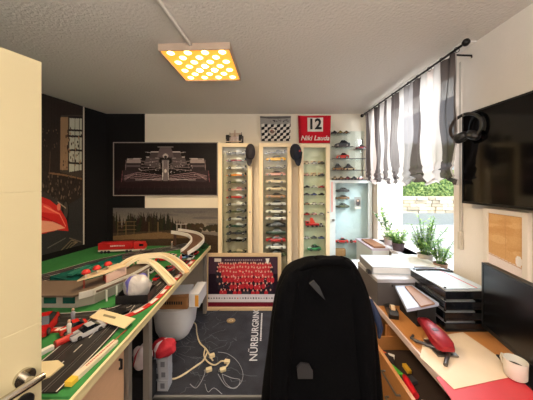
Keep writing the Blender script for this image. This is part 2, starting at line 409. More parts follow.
p_ = MB().box((0, -.012, z0), (.014, .004, z1), None, M).build('edge_strip', mat('light_edge_strip', (190, 182, 170), .4)); p_.parent = o; p_['label'] = 'thin light edge strip'

# --- banners
def banner(name, px0, py0, px1, py1, canvas, label, y=BACK-.03):
    A = Py(px0, py0, y); u = Py(px1, py0, y)-A; v = Py(px0, py1, y)-A
    o = canvas.sheet(name, A, u, v, thick=.016, rough=.85)
    me = o.data
    for vt in me.vertices:
        s_ = (vt.co.x-A.x)/u.x; t_ = (vt.co.z-A.z)/v.z
        vt.co.y += -.004*math.sin(s_*9)*t_ + .002*math.sin(s_*23+2)
        vt.co.z += -.02*math.sin(PI*s_)*(1-t_)*.6 ; vt.co.x -= u.x*.03*(s_-.5)*2*t_
    return tag(o, label, 'flag')
W_ = 130; H_ = 110
c = Canvas(W_, H_, (150, 146, 142), rect_conv(260, 115, 291, 141, W_, H_))
c.poly([(260, 115), (291, 115), (291, 117), (260, 117)], (96, 92, 92))
c.specks((269, 118, 290, 121), 34, 1.8, [(40, 38, 40), (70, 66, 66)])
for i in range(10):
    for j in range(6):
        x, y = 261+i*3.2, 123+j*3.1
        if (i+j) % 2: c.poly([(x, y+.6), (x+3.2, y-.4), (x+3.2, y+2.6), (x, y+3.6)], (26, 26, 30))
        else: c.poly([(x, y+.6), (x+3.2, y-.4), (x+3.2, y+2.6), (x, y+3.6)], (216, 210, 202))
c.ell((272, 131), 17, 17, (26, 26, 30)); c.ell((272, 131), 15, 15, (206, 196, 184)); c.ell((272, 131), 10, 8, (120, 100, 92)); c.specks((268, 128, 277, 134), 12, 1.6, [(60, 50, 50), (180, 60, 50)])
c.noise(4)
banner('checkered_flag', 260, 116, 291, 141, c, 'grey and black checkered flag pinned above the middle display cabinet')
c = Canvas(W_, H_, (196, 28, 44), rect_conv(297, 115, 331, 143, W_, H_))
c.poly([(306.5, 116.5), (323, 116.5), (323, 131), (306.5, 131)], (224, 216, 206)); c.poly([(297, 115), (299, 115), (300, 143), (297, 143)], (150, 20, 34)); c.noise(3)
fl = banner('red_number_flag', 298, 115.5, 331, 143, c, 'red flag with a black number 12 on a white square')
Rx = Matrix.Rotation(R(90), 4, 'X')
yt = BACK-.0385
text_part('numeral', '12', .19, mat('black_ink', (14, 14, 16), .7), fl, Matrix.Translation(Py(314.8, 124.5, yt)) @ Rx, .002, 0, .006, .95)
text_part('lettering', 'Niki Lauda', .088, mat('white_ink', (232, 222, 214), .7), fl, Matrix.Translation(Py(315, 138.2, yt)) @ Rx, .002, .25, .0012, .98)

# --- framed team photo leaning at the floor
fy = 2.93
fr = empty('framed_team_photo', (0, fy, 0))
tag(fr, 'pale wooden framed group photo of a team in red leaning on the floor', 'framed picture')
x0, x1 = (204-CX)/F*fy, (281.5-CX)/F*fy; zt = EYE-(254-CY)/F*fy
tilt = R(-3)
fr.rotation_euler = (tilt, 0, 0)
oak = mat('pale_oak', (216, 186, 146), .5, wood=(3, 3, 26), noise=.12)
b = MB(); t = .045
b.box((x0, 0, 0), (x1, .022, t)); b.box((x0, 0, zt-t), (x1, .022, zt)); b.box((x0, 0, t), (x0+t, .022, zt-t)); b.box((x1-t, 0, t), (x1, .022, zt-t))
b.build('frame', oak, fr, bevel=.004)
W_, H_ = 240, 160
c = Canvas(W_, H_, (34, 22, 34), rect_conv(207.5, 257.5, 278, 305, W_, H_))
c.poly([(207, 257), (279, 257), (279, 274), (207, 274)], (66, 46, 60)); c.ell((250, 268), 60, 22, (90, 40, 50), .5)
rg = np.random.RandomState(8)
def person_dot(x, y, cl):
    c.ell((x, y+2.8), 6.5, 9, cl); c.ell((x, y), 2.6, 3.2, (206, 158, 140))
for row, (y, n, xa, xb) in enumerate(((264.5, 22, 218, 270), (268, 20, 217, 271), (272, 18, 217, 271), (277, 17, 218, 272), (283, 14, 219, 271), (289, 12, 221, 270))):
    for i in range(n):
        x = xa+(xb-xa)*i/(n-1); side = abs(x-245)
        cl = (176, 40, 50) if side < 26-row*2.3 or rg.rand() < .25 else (40, 36, 46)
        if row < 3 and side < 22: cl = (184, 50, 58)
        if row == 5 and 239 < x < 251: cl = (60, 56, 64)
        person_dot(x+rg.uniform(-.6, .6), y+rg.uniform(-.6, .6), cl)
c.specks((220, 264, 270, 292), 90, 1.5, [(240, 210, 206), (255, 90, 90), (150, 20, 34), (230, 150, 140)])
c.poly([(207, 293), (279, 293), (279, 300), (207, 300)], (206, 200, 206)); c.poly([(207, 300), (279, 300), (279, 305), (207, 305)], (104, 24, 38))
for x in np.arange(209, 278, 2.6): c.ell((x, 296.5), 2.6, rg.uniform(1, 3), (90, 84, 96) if rg.rand() < .8 else (190, 40, 50))
c.poly([(214, 260), (221, 260), (221, 263), (214, 263)], (206, 196, 190)); c.poly([(265, 260), (269, 260), (268, 264), (267, 265), (266, 264)], (226, 220, 214))
for x in np.arange(225, 262, 1.8): c.ell((x, 261.5), 1.8, 1.6, (190, 176, 186))
c.noise(4)
g_ = c.sheet('photo_print', (x0+t-.01, .012, zt-t+.01), (x1-x0-2*t+.02, 0, 0), (0, 0, -(zt-2*t+.02)), fr, thick=.004, rough=.3)

# ============================================================ DISPLAY CABINETS
cream = mat('cream_lacquer', (232, 212, 176), .45, noise=.02)
back12 = mat('khaki_back_panel', (182, 170, 142), .6, noise=.1)
back3 = mat('pale_green_back_panel', (204, 212, 182), .6)
CY0, CY1 = 2.98, 3.11
SC = F/CY0
def zpy(py, y=CY0): return EYE-(py-CY)/F*y
def cabinet(name, px0, px1, py0, rows, backm, label, zb=.35, stile=.052):
    x0, x1 = (px0-CX)/SC, (px1-CX)/SC; zt = zpy(py0); r = empty(name, (x0, CY0, zb), 0, label, 'display cabinet', 'narrow glazed display cabinets on the back wall')
    W = x1-x0; H = zt-zb; D = CY1-CY0
    for sx in (0, W-.016): MB().box((sx, .018, 0), (sx+.016, D, H)).build('side_panel', cream, r)
    MB().box((.016, .018, H-.016), (W-.016, D, H)).build('top_panel', cream, r)
    MB().box((.016, .018, 0), (W-.016, D, .016)).build('bottom_panel', cream, r)
    MB().box((.016, D-.006, .016), (W-.016, D, H-.016)).build('back_panel', backm, r)
    d_ = MB()
    d_.box((0, 0, 0), (stile, .018, H)).box((W-stile, 0, 0), (W, .018, H)).box((stile, 0, H-.05), (W-stile, .018, H)).box((stile, 0, 0), (W-stile, .018, .05))
    do = d_.build('door', cream, r, bevel=.003)
    MB().box((stile, .007, .05), (W-stile, .010, H-.05)).build('glass_pane', GLASS, do)
    MB().cyl((W-stile/2, 0, H*.5), (W-stile/2, -.018, H*.5), .009).build('knob', STEEL, do)
    for py in rows:
        zs = zpy(py+3.0, 3.03)-zb
        if zs < .03: continue
        MB().box((.017, .022, zs-.005), (W-.017, D-.007, zs)).build('shelf', GLASS, r)
    return x0, x1
rows1 = [151.2, 158.7, 166.2, 173.4, 180.7, 188, 195.4, 202.7, 210, 217.4, 224.4, 231.4, 238.6, 250.8]
rows2 = [150.5, 158, 165.5, 173, 180.2, 187.7, 195.1, 202.5, 210, 216.9, 223.7, 231, 238.4, 245.5, 252.6]
rows3 = [161, 173, 185, 192.5, 202, 212.3, 224, 236, 247.5, 260]
cabinet('display_cabinet', 218, 252, 143, rows1, back12, 'left cream display cabinet nearest the racing car poster, full of formula cars')
cabinet('display_cabinet', 259, 291.5, 143, rows2, back12, 'middle cream display cabinet under the checkered flag, with a yellow model car near its top')
cabinet('display_cabinet', 299.5, 330, 143.5, rows3, back3, 'right cream display cabinet under the red number flag, with rows of small cars')

# ------------------------------------------------------------ model cars
TYRE = mat('tyre_rubber', (20, 20, 21), .7); DGLASS = mat('dark_tinted_glass', (26, 30, 36), .12)
def wheels(L, W, r, xs, tw, zoff=0):
    out = []
    for x in xs:
        for sy in (-1, 1):
            out.append(MB().cyl((x, sy*(W/2-tw), r+zoff), (x, sy*(W/2), r+zoff), r, 12, TYRE).cyl((x, sy*W/2, r+zoff), (x, sy*(W/2+.0008), r+zoff), r*.55, 8, STEEL))
    return out
def coupe(L, W, H, m):
    """Side profile along x (nose at -x), returns body MB, glass MB."""
    P = [(-.5, .16, .34, .40), (-.47, .12, .44, .46), (-.30, .12, .54, .49), (-.14, .12, .58, .5), (.16, .12, .60, .5), (.34, .12, .64, .49), (.46, .13, .60, .46), (.5, .2, .46, .40)]
    rings = []
    for x, lo, hi, hw in P:
        rings.append([(x*L, -hw*W, lo*H), (x*L, -hw*W, (lo+hi)/2*H), (x*L, -hw*.88*W, hi*H), (x*L, hw*.88*W, hi*H), (x*L, hw*W, (lo+hi)/2*H), (x*L, hw*W, lo*H)])
    b_ = MB().loft(rings, m)
    b_.box((-.06*L, -.33*W, .955*H), (.17*L, .33*W, H), m)
    g = MB(); cab = []
    for x, z, hw in ((-.2, .56, .43), (-.06, .96, .34), (.17, .96, .34), (.36, .62, .42)): cab.append((x, z, hw))
    vs = []
    for x, z, hw in cab: vs += [(x*L, -hw*W, z*H), (x*L, hw*W, z*H)]
    vs += [(-.2*L, -.43*W, .5*H), (-.2*L, .43*W, .5*H), (.36*L, -.42*W, .5*H), (.36*L, .42*W, .5*H)]
    g.add(vs, [(0, 1, 3, 2), (2, 3, 5, 4), (4, 5, 7, 6), (8, 0, 2, 4, 6, 10), (9, 11, 7, 5, 3, 1), (0, 8, 9, 1), (6, 7, 11, 10)], DGLASS)
    return b_, g
def formula(L, W, H, m, m2):
    b_ = MB(); rings = []
    for x, lo, hi, hw in ((-.5, .12, .2, .05), (-.3, .12, .42, .09), (-.1, .1, .5, .14), (0, .1, .52, .36), (.2, .1, .5, .36), (.38, .12, .4, .14), (.46, .14, .34, .08)):
        rings.append([(x*L, -hw*W, lo*H), (x*L, -hw*W, hi*.8*H), (x*L, -hw*.6*W, hi*H), (x*L, hw*.6*W, hi*H), (x*L, hw*W, hi*.8*H), (x*L, hw*W, lo*H)])
    b_.loft(rings, m)
    b_.loft([[(0*L, -.07*W, .5*H), (0, -.05*W, .78*H), (0, .05*W, .78*H), (0, .07*W, .5*H)], [(.12*L, -.07*W, .5*H), (.1*L, -.04*W, 1*H), (.1*L, .04*W, 1*H), (.12*L, .07*W, .5*H)], [(.4*L, -.02*W, .4*H), (.4*L, -.01*W, .5*H), (.4*L, .01*W, .5*H), (.4*L, .02*W, .4*H)]], m2)
    w1 = MB().box((-.5*L, -.47*W, .06*H), (-.42*L, .47*W, .12*H), m2).box((-.5*L, -.48*W, .06*H), (-.4*L, -.46*W, .26*H), m).box((-.5*L, .46*W, .06*H), (-.4*L, .48*W, .26*H), m)
    w2 = MB().box((.42*L, -.36*W, .72*H), (.5*L, .36*W, .8*H), m2).box((.41*L, -.38*W, .34*H), (.5*L, -.36*W, .86*H), TYRE).box((.41*L, .36*W, .34*H), (.5*L, .38*W, .86*H), TYRE)
    return b_, w1, w2
def car_thing(name, style, L, W, H, c1, c2, loc, rz, label, cat='model car', group=None):
    r = empty(name, loc, rz, label, cat, group); m, m2 = plain(c1, .25), plain(c2, .3)
    if style == 'formula':
        b_, w1, w2 = formula(L, W, H, m, m2); b_.build('body', None, r, smooth=35); w1.build('front_wing', None, r); w2.build('rear_wing', None, r)
        for wm in wheels(L, W, H*.3, (-.33*L, .33*L), W*.2): wm.build('wheel', None, r, smooth=35)
    else:
        b_, g = coupe(L, W, H, m)
        if c2 != c1: b_.box((-.48*L, -.1*W, .5*H), (-.2*L, .1*W, .585*H), m2)
        b_.build('body', None, r, smooth=35); g.build('window', None, r)
        for wm in wheels(L, W, H*.23, (-.31*L, .3*L), W*.15): wm.build('wheel', None, r, smooth=35)
    return r
ORD = ['top', 'second', 'third', 'fourth', 'fifth', 'sixth', 'seventh', 'eighth', 'ninth', 'tenth', 'eleventh', 'twelfth', 'thirteenth', 'fourteenth', 'fifteenth']
def cname(c): return c[0]
G = {'silver': (188, 186, 184), 'dark grey': (70, 72, 78), 'red': (186, 34, 36), 'dark red': (126, 30, 36), 'white': (226, 222, 214), 'black': (26, 26, 28), 'orange': (216, 130, 50),
     'olive': (78, 84, 58), 'yellow': (236, 178, 30), 'beige': (204, 184, 150), 'pink': (206, 150, 140), 'dark green': (34, 66, 54), 'blue': (50, 76, 134), 'green': (66, 130, 84), 'bronze': (150, 110, 70), 'pale blue': (150, 180, 204)}
r1 = [('dark grey', 'silver'), ('dark red', 'silver'), ('white', 'black'), ('orange', 'white'), ('olive', 'silver'), ('pink', 'dark red'), ('red', 'silver'), ('silver', 'white'), ('olive', 'dark grey'), ('silver', 'dark grey'), ('dark green', 'silver'), ('dark grey', 'olive'), ('black', 'silver'), ('olive', 'beige')]
for i, py in enumerate(rows1):
    a, b2 = r1[i]
    car_thing('formula_car', 'formula', .258, .1, .058, G[a], G[b2], ((235.8-CX)/SC, 3.044, zpy(py+3.0, 3.03)+.0005), R(3), '%s formula model car with %s details, %s shelf from top of left cabinet' % (a, b2, ORD[i]) if i else '%s formula model car with %s details, top shelf of left cabinet' % (a, b2), group='formula cars in the left display cabinet')
r2 = [('dark grey', 'black', 'formula'), ('yellow', 'orange', 'coupe'), ('black', 'silver', 'formula'), ('pink', 'silver', 'coupe'), ('beige', 'pink', 'coupe'), ('beige', 'silver', 'coupe'), ('bronze', 'red', 'coupe'), ('silver', 'silver', 'coupe'), ('white', 'silver', 'coupe'), ('white', 'pink', 'coupe'), ('black', 'dark grey', 'coupe'), ('dark green', 'dark green', 'coupe'), ('red', 'red', 'coupe'), ('white', 'pale blue', 'coupe'), ('olive', 'olive', 'coupe')]
for i, py in enumerate(rows2):
    a, b2, st = r2[i]
    car_thing('model_car', st, .255, .1, .068 if st == 'coupe' else .05, G[a], G[b2], ((276-CX)/SC, 3.044, zpy(py+3.0, 3.03)+.0005), R(-3), '%s model %s car on %s shelf from top of middle cabinet' % (a, 'racing' if st == 'formula' else 'sports', ORD[i]), group='model cars in the middle display cabinet')
def small_car(loc, rz, c1, label, group, L=.088, H=.03, W=.04, c2=None):
    b_, g = coupe(L, W, H, plain(c1, .25))
    if c2: b_.box((-.48*L, -.1*W, .5*H), (-.2*L, .1*W, .6*H), plain(c2, .3))
    k0 = len(b_.v)
    b_.add(g.v, g.f, DGLASS)
    for wm in wheels(L, W, H*.23, (-.31*L, .3*L), W*.15):
        for f, mi in zip(wm.f, wm.m): pass
        b_.add(wm.v, wm.f, TYRE)
    o = b_.build('miniature_car', None, None, loc=loc, rot=(0, 0, rz)); return tag(o, label, 'miniature car', group)
r3 = {0: ('beige', 'silver', 'dark grey'), 1: ('pink', 'beige', 'dark grey'), 2: ('black', 'silver', 'red'), 3: ('dark grey', 'blue', 'black'), 4: ('bronze', 'white', 'silver'), 5: ('red', 'pink', 'silver'), 7: ('silver', 'dark grey', 'blue'), 9: ('green', 'black', 'dark grey')}
POS = ['left', 'centre', 'right']
for i, py in enumerate(rows3):
    zs = zpy(py+3.0, 3.03)+.0005
    if i in r3:
        for j, a in enumerate(r3[i]):
            small_car(((307.2+j*7.6-CX)/SC, 3.044+(j % 2)*.01, zs), R(8), G[a], '%s miniature car at %s of %s row in right cabinet' % (a, POS[j], ORD[i] if i else 'topmost'), 'miniature cars in the right display cabinet', L=.082, H=.034)
            if i < 2:
                q = MB().box((-.035, -.012, 0), (.035, .012, .045), plain((206, 180, 140), .7)).build('model_card_box', None, loc=((307.2+j*7.6-CX)/SC, 3.085, zs)); tag(q, 'small tan box behind %s car of %s row, right cabinet' % (POS[j], ORD[i] if i else 'topmost'), 'box', 'tan boxes behind the miniature cars')
# red tractor and green van in the right cabinet
zs = zpy(rows3[6]+3.0, 3.03)+.0005
r = empty('toy_crane_truck', ((313-CX)/SC, 3.04, zs), 0, 'red toy crane truck standing in middle of right cabinet', 'toy truck')
redp = plain(G['red'], .3)
MB().box((-.085, -.03, .02), (.085, .03, .045)).box((-.085, -.03, .045), (-.04, .03, .075)).build('body', redp, r, bevel=.003)
MB().box((-.078, -.0305, .05), (-.05, .0305, .068)).build('window', DGLASS, r)
MB().add([(-.03, -.012, .045), (.04, -.012, .05), (.0, -.012, .12), (-.025, -.012, .115), (-.03, .012, .045), (.04, .012, .05), (.0, .012, .12), (-.025, .012, .115)], [(3, 2, 1, 0), (4, 5, 6, 7), (0, 1, 5, 4), (1, 2, 6, 5), (2, 3, 7, 6), (3, 0, 4, 7)]).build('crane_arm', plain((222, 70, 50), .3), r)
for x in (-.06, .0, .055):
    for s_ in (-1, 1): MB().cyl((x, s_*.024, .014), (x, s_*.034, .014), .014, 12).build('wheel', TYRE, r)
small_car(((322-CX)/SC, 3.045, zs), .1, G['silver'], 'silver miniature car right of the red toy crane truck', 'miniature cars in the right display cabinet', L=.05, H=.05)
zs = zpy(rows3[8]+3.0, 3.03)+.0005
car_thing('vintage_model_car', 'coupe', .17, .075, .07, G['green'], G['white'], ((315-CX)/SC, 3.045, zs), R(10), 'green and white vintage model car near bottom of right cabinet')

# --- grey panelled racing car on top of the left cabinet
zt = zpy(143)
r = car_thing('formula_car', 'formula', .26, .2, .09, (206, 190, 186), (196, 170, 150), ((234-CX)/SC, 3.045, zt+.006), R(84), 'pinkish silver formula model car facing out on top of left cabinet')
r.scale = (.45, 1.05, 1.95)
q = MB().box((-.12, -.05, 0), (.12, .05, .006)).build('wooden_plinth', plain((40, 30, 24), .3), None, loc=((234-CX)/SC, 3.045, zt)); tag(q, 'thin dark wooden plinth under the pinkish silver car on left cabinet', 'plinth')

# --- caps
def cap(px, py, wd, ht, col, label, rz):
    # crown as half dome hung front-down, brim hanging below
    cpos = Py(px, py, 2.932); r = empty('baseball_cap', cpos, rz, label, 'cap'); m = mat('cap_cloth_%d' % col[2], col, .9, bump=.3, bscale=300)
    b_ = MB(); rings = []
    for i in range(7):
        t_ = i/6*PI/2; rr_ = math.cos(t_); rings.append([(math.cos(a)*wd/2*max(rr_, .02), -math.sin(t_)*.07+.045, math.sin(a)*ht*.34*max(rr_, .02)+ht*.14) for a in [2*PI*k_/18 for k_ in range(18)]])
    b_.loft(rings, m).build('crown', None, r, smooth=60)
    v = []
    for k_ in range(9):
        a = PI+PI*k_/8; v.append((math.cos(a)*wd*.42, ht*.14+math.sin(a)*ht*.30, math.sin(a)))
    b2 = MB(); top = []; bot = []
    for (x, z, s_) in v:
        top.append((x, .02, z)); bot.append((x*.92, -.03+.03*abs(x)/wd, z+s_*ht*.30))
    n = len(top); vs = top+bot+[(p[0], p[1]+.004, p[2]) for p in top+bot]
    fs = [(i, i+1, n+i+1, n+i) for i in range(n-1)]+[(2*n+i, 3*n+i, 3*n+i+1, 2*n+i+1) for i in range(n-1)]
    fs += [(n+i, n+i+1, 3*n+i+1, 3*n+i) for i in range(n-1)]
    b2.add(vs, fs, m).build('brim', None, r, smooth=60)
    MB().cyl((0, -.025, ht*.14), (0, -.031, ht*.14), .006, 8).build('button', m, r)
    return r
cp = cap(249.6, 155, .125, .31, (52, 48, 54), 'dark grey baseball cap hanging on the left display cabinet', R(-10))
cp2 = cap(297.2, 155, .16, .31, (30, 33, 46), 'navy baseball cap hanging between the middle and right display cabinets', R(25))
MB().cyl((.02, -.0215, .05), (.02, -.028, .05), .012, 12).build('emblem', mat('red_thread', (190, 60, 60), .8), cp2)

# --- glass wall rack above the white corner cabinet
xr0, xr1 = (331.5-CX)/SC, (368.5-CX)/SC
rk = empty('wall_display_rack', (xr0, 2.96, 1.55), 0, 'clear glass and dark metal shelf rack holding small cars in the back right corner', 'shelf rack')
MB().box((0, .155, .12), (xr1-xr0, .157, .72)).build('back_plate', ACRYL, rk)
shelf_py = [(133, 332, 350), (146.5, 331.5, 353), (158.5, 331.5, 368), (170, 331.5, 367), (179.5, 331.5, 368.4), (148.5, 356.5, 368.6)]
DM = mat('dark_metal_rail', (72, 62, 66), .4, .6)
for py, a, b2 in shelf_py:
    z = zpy(py)-1.55; xa, xb = (a-CX)/SC-xr0, (b2-CX)/SC-xr0
    q = MB().box((xa, 0.01, z-.005), (xb, .15, z)).build('shelf', ACRYL, rk)
    MB().box((xa, .004, z-.007), (xb, .01, z+.002)).build('edge_rail', DM, q)
for px in (332, 366.5): x = (px-CX)/SC-xr0; MB().cyl((x, .15, .0), (x, .15, .62), .004, 8).build('upright', DM, rk)
def onrack(py): return zpy(py)+.001
car_thing('model_car', 'coupe', .19, .085, .085, G['dark grey'], G['silver'], ((343.5-CX)/SC, 3.04, onrack(146.5)), R(-6), 'large dark grey model car on the corner wall rack')
car_thing('model_car', 'coupe', .155, .08, .075, (200, 62, 52), (236, 150, 110), ((344-CX)/SC, 3.04, onrack(158.5)), R(-6), 'orange-red model car in the middle of the corner wall rack')
car_thing('model_car', 'coupe', .125, .06, .05, G['dark red'], G['white'], ((362.5-CX)/SC, 3.04, onrack(148.5)), R(-6), 'dark red model car alone on the short shelf by the curtain')
for j, a in enumerate(('black', 'dark grey')): small_car(((339.5+j*11-CX)/SC, 3.09, onrack(170)), 0, G[a], '%s miniature car at back of corner rack fourth shelf' % a, 'miniature cars on the corner rack', L=.11, H=.09)
for j, a in enumerate(('bronze', 'beige')): small_car(((339-CX+j*12)/SC, 3.02, onrack(170)), 0, G[a], '%s miniature car at front of corner rack fourth shelf' % a, 'miniature cars on the corner rack', L=.13, H=.045, c2=G['olive'])
for j, a in enumerate(('beige', 'bronze', 'dark red', 'dark grey', 'pink')): small_car(((335.5-CX+j*6.5)/SC, 3.03, onrack(179.5)), 0, G[a], '%s miniature car on bottom shelf of corner wall rack' % a, 'miniature cars on the corner rack', L=.075, H=.04)
for j, (a, cc) in enumerate((('black', G['black']), ('gold', (190, 160, 80)), ('bronze', G['bronze']))): small_car(((335-CX+j*6)/SC, 3.03, onrack(133)), 0, cc, '%s miniature car on topmost shelf of corner wall rack' % a, 'miniature cars on the corner rack', L=.068, H=.038)

# --- white corner cabinet with glazed door
wc = empty('corner_cabinet', ((329.6-CX)/SC, CY0, .3), 0, 'white corner cabinet with glass door and round knob, below the wall rack', 'cabinet')
WW = (373-329.6)/SC-.01; HH = zpy(178.5)-.3-.02; D = .12
whp = mat('white_lacquer_cool', (214, 224, 226), .35); pbl = mat('reflection_blue_back', (202, 222, 228), .6)  # back panel's pale blue is the door glass reflection put into the colour
for sx in (0, WW-.016): MB().box((sx, .02, 0), (sx+.016, D, HH)).build('side_panel', whp, wc)
MB().box((.016, .02, HH-.016), (WW-.016, D, HH)).build('top_panel', whp, wc); MB().box((.016, .02, 0), (WW-.016, D, .016)).build('bottom_panel', whp, wc)
MB().box((.016, D-.006, .016), (WW-.016, D, HH-.016)).build('back_panel', pbl, wc)
dr = MB().box((0, 0, 0), (.075, .02, HH)).box((WW-.05, 0, 0), (WW, .02, HH)).box((.075, 0, HH-.04), (WW-.05, .02, HH)).box((.075, 0, 0), (WW-.05, .02, .05)).build('door', whp, wc, bevel=.003)
MB().box((.075, .008, .05), (WW-.05, .011, HH-.04)).build('glass_pane', GLASS, dr)
k_ = MB().cyl((.045, 0, zpy(220)-.3), (.045, -.02, zpy(220)-.3), .017, 14).build('knob', STEEL, dr, smooth=40)
MB().box((.02, -.004, zpy(212)-.3), (.04, 0, zpy(182)-.3)).build('pull_strip', plain((226, 176, 176), .6), dr)
cab4 = ((192.5, 336, 352), (200, 336, 352), (208.5, 336, 352), (244, 335, 364), (257.5, 333, 360))
for py, a, b2 in cab4:
    z = zpy(py)-.3; xa, xb = (a-CX)/SC-wc.location.x, (b2-CX)/SC-wc.location.x
    MB().box((max(xa, .017), .024, z-.005), (min(xb, WW-.017), D-.007, z)).build('shelf', GLASS, wc)
for py, cc, nm in ((192.5, 'dark grey', 'upper'), (200, 'bronze', 'middle'), (208.5, 'olive', 'lower')):
    car_thing('model_car', 'coupe', .17, .07, .06, G[cc], G['silver'], ((344-CX)/SC, 3.05, onrack(py)), 0, '%s model car on %s small shelf of white corner cabinet' % (cc, nm), group='model cars in the white corner cabinet')
car_thing('model_car', 'coupe', .16, .07, .06, G['red'], G['white'], ((343.5-CX)/SC, 3.05, onrack(244)), R(-10), 'bright red model car on long shelf of white corner cabinet')
car_thing('formula_car', 'formula', .13, .07, .05, (224, 80, 90), G['white'], ((357-CX)/SC, 3.05, onrack(244)), R(-14), 'small red and white formula car right of the bright red car')
W_, H_ = 24, 40
c = Canvas(W_, H_, (150, 150, 150)); c.ell((12, 18), 8, 12, (80, 70, 74)); c.ell((12, 12), 4, 4, (200, 170, 150)); c.poly([(0, 32), (24, 32), (24, 40), (0, 40)], (210, 205, 200))
A = Py(354.5, 197, 3.03); q = c.sheet('small_photo_card', A, Py(361, 197, 3.03)-A, Py(354.5, 209, 3.03)-A, thick=.004); tag(q, 'small grey photo card in the white corner cabinet', 'photo card')
q = MB().box((-.075, -.03, 0), (.075, .03, .09)).build('cardboard_box', mat('cardboard', (176, 136, 92), .85), loc=((341-CX)/SC, 3.055, onrack(257.5)), bevel=.003); tag(q, 'small brown cardboard box at bottom of white corner cabinet', 'box')

# ============================================================ CEILING LAMP
lamp = empty('ceiling_lamp', (-.472, 1.763, CEIL), R(-2), 'square amber LED ceiling panel lamp with glowing spots', 'ceiling lamp')
h = .236; fm = mat('lamp_frame_white', (176, 154, 136), .5)
b = MB(); b.box((-h, -h, -.045), (-h+.008, h, 0)).box((h-.008, -h, -.045), (h, h, 0)).box((-h+.008, -h, -.045), (h-.008, -h+.008, 0)).box((-h+.008, h-.008, -.045), (h-.008, h, 0))
b.build('lamp_frame', fm, lamp)
am = bpy.data.materials.new('amber_diffuser'); am.use_nodes = True; n = am.node_tree.nodes; l = am.node_tree.links
pb = n['Principled BSDF']; pb.inputs['Base Color'].default_value = lin((130, 84, 36)); pb.inputs['Emission Color'].default_value = lin((255, 160, 56)); pb.inputs['Emission Strength'].default_value = 1.15
MB().box((-h+.008, -h+.008, -.036), (h-.008, h-.008, -.03)).build('diffuser', am, lamp)
led = mat('led_glow', (255, 220, 150), emit=(255, 212, 120), estr=9)
ledw = mat('led_glow_centre', (255, 240, 210), emit=(255, 240, 215), estr=14)
for r_ in range(7):
    n_ = 4 if r_ % 2 == 0 else 3
    for i in range(n_):
        x = (i-(n_-1)/2)*.116; y = -.186+r_*.062
        MB().lathe([(.0001, -.043), (.016, -.0425), (.025, -.036)], 14, ledw if (r_ in (3, 4) and abs(x) < .09) else led, Matrix.Translation((x, y, 0))).build('led_spot', None, lamp)
for x in (-.12, .12):
    for y in (-.12, .12):
        pl = bpy.data.lights.new('led_light', 'SPOT'); pl.energy = 17; pl.spot_size = R(172); pl.spot_blend = .6; pl.color = (1, .76, .46); pl.shadow_soft_size = .03
        po = bpy.data.objects.new('led_light', pl); COL.objects.link(po); po.parent = lamp; po.location = (x, y, -.06)
A = Vector((-.534, 1.167, CEIL-.008)); B_ = Vector((-.503, 1.535, CEIL-.008)); dd = (B_-A)/.37
q = MB().tube([A-dd*1.8-Vector((0, 0, .003)), A-Vector((0, 0, .003)), B_-Vector((0, 0, .003))], .011, 8).build('cable_conduit', mat('conduit_white', (222, 214, 204), .5), smooth=50); tag(q, 'white cable conduit running along the ceiling to the lamp', 'cable conduit')

# ============================================================ DOOR (open leaf on the left)
dm = mat('cream_door_lacquer', (204, 192, 154), .4, noise=.02)
e = Vector((-.755, .787, 0)); dv = Vector((-.035, -.087, 0)).normalized(); ang = math.atan2(dv.y, dv.x)
dr = empty('door_1', (e.x, e.y, 0), ang); struct(dr)      # local +x runs from the free edge to the hinge; room side is +y
b = MB(); zs = [.01, .38, .755, 1.135, 1.568, 2.0]
for a, b2 in zip(zs, zs[1:]): b.box((0, -.04, a+.0006), (.82, 0, b2-.0006))
b.box((.0015, -.0385, .01), (.8185, -.0012, 2.0))
b.build('door_leaf', dm, dr, bevel=.0008)
side = 1
hd = MB().cyl((.045, 0, .985), (.045, .012, .985), .026, 24).cyl((.045, .012, .985), (.045, .05, .985), .011, 14).build('door_handle', CHROME, dr, smooth=40)
MB().tube([(.018, .053, .985), (.045, .054, .985), (.085, .055, .984), (.15, .054, .982)], [.010, .012, .012, .010], 12).build('lever', CHROME, hd, smooth=50)
MB().cyl((.045, 0, .905), (.045, .008, .905), .024, 24).cyl((.045, .008, .905), (.045, .0095, .905), .007, 10, BLACK).build('key_rosette', CHROME, dr, smooth=40)

# ============================================================ SLOT CAR TABLE
TZ = .8; TX = -.72
tb = empty('race_track_table', (0, 0, 0), 0, 'green-topped model race track table along the left wall', 'table')
turf = mat('green_turf_mat', (54, 134, 62), .85, noise=.2, scale=25, rgb2=(38, 110, 52)); rim = mat('plywood_edge', (224, 208, 160), .6)
poly = [(TX-.012, .88), (TX-.012, 2.96), (wl_x(2.96)+.03, 2.96), (wl_x(.88)+.03, .88)]
MB().prism(poly, TZ-.012, TZ).build('turf_top', turf, tb)
poly2 = [(TX, .868), (TX, 2.97), (wl_x(2.96)+.02, 2.97), (wl_x(.868)+.02, .868)]
MB().prism(poly2, TZ-.04, TZ-.012).box((TX-.012, .868, TZ-.014), (TX, 2.97, TZ-.001)).build('board', rim, tb)
alu = mat('grey_metal_leg', (158, 150, 142), .4, .5)
for (x, y) in ((-.765, 1.50), (-.765, 2.86), (-2.1, 2.8)): MB().box((x-.02, y-.02, .0125 if y > 2 else 0), (x+.02, y+.02, TZ-.04)).build('leg', alu, tb, bevel=.003)
cb = empty('wooden_cabinet', (0, 0, 0), 0, 'pinkish beech cabinet with black key hole under the track table', 'cabinet')
bee = mat('pink_beech', (222, 178, 142), .5, wood=(2, 2, 14), noise=.08)
MB().box((-1.2, .9, 0), (-.775, 1.27, TZ-.045)).build('body', bee, cb, bevel=.002)
dd_ = MB().box((-.773, .905, .03), (-.755, 1.235, TZ-.05)).build('door', bee, cb, bevel=.002)
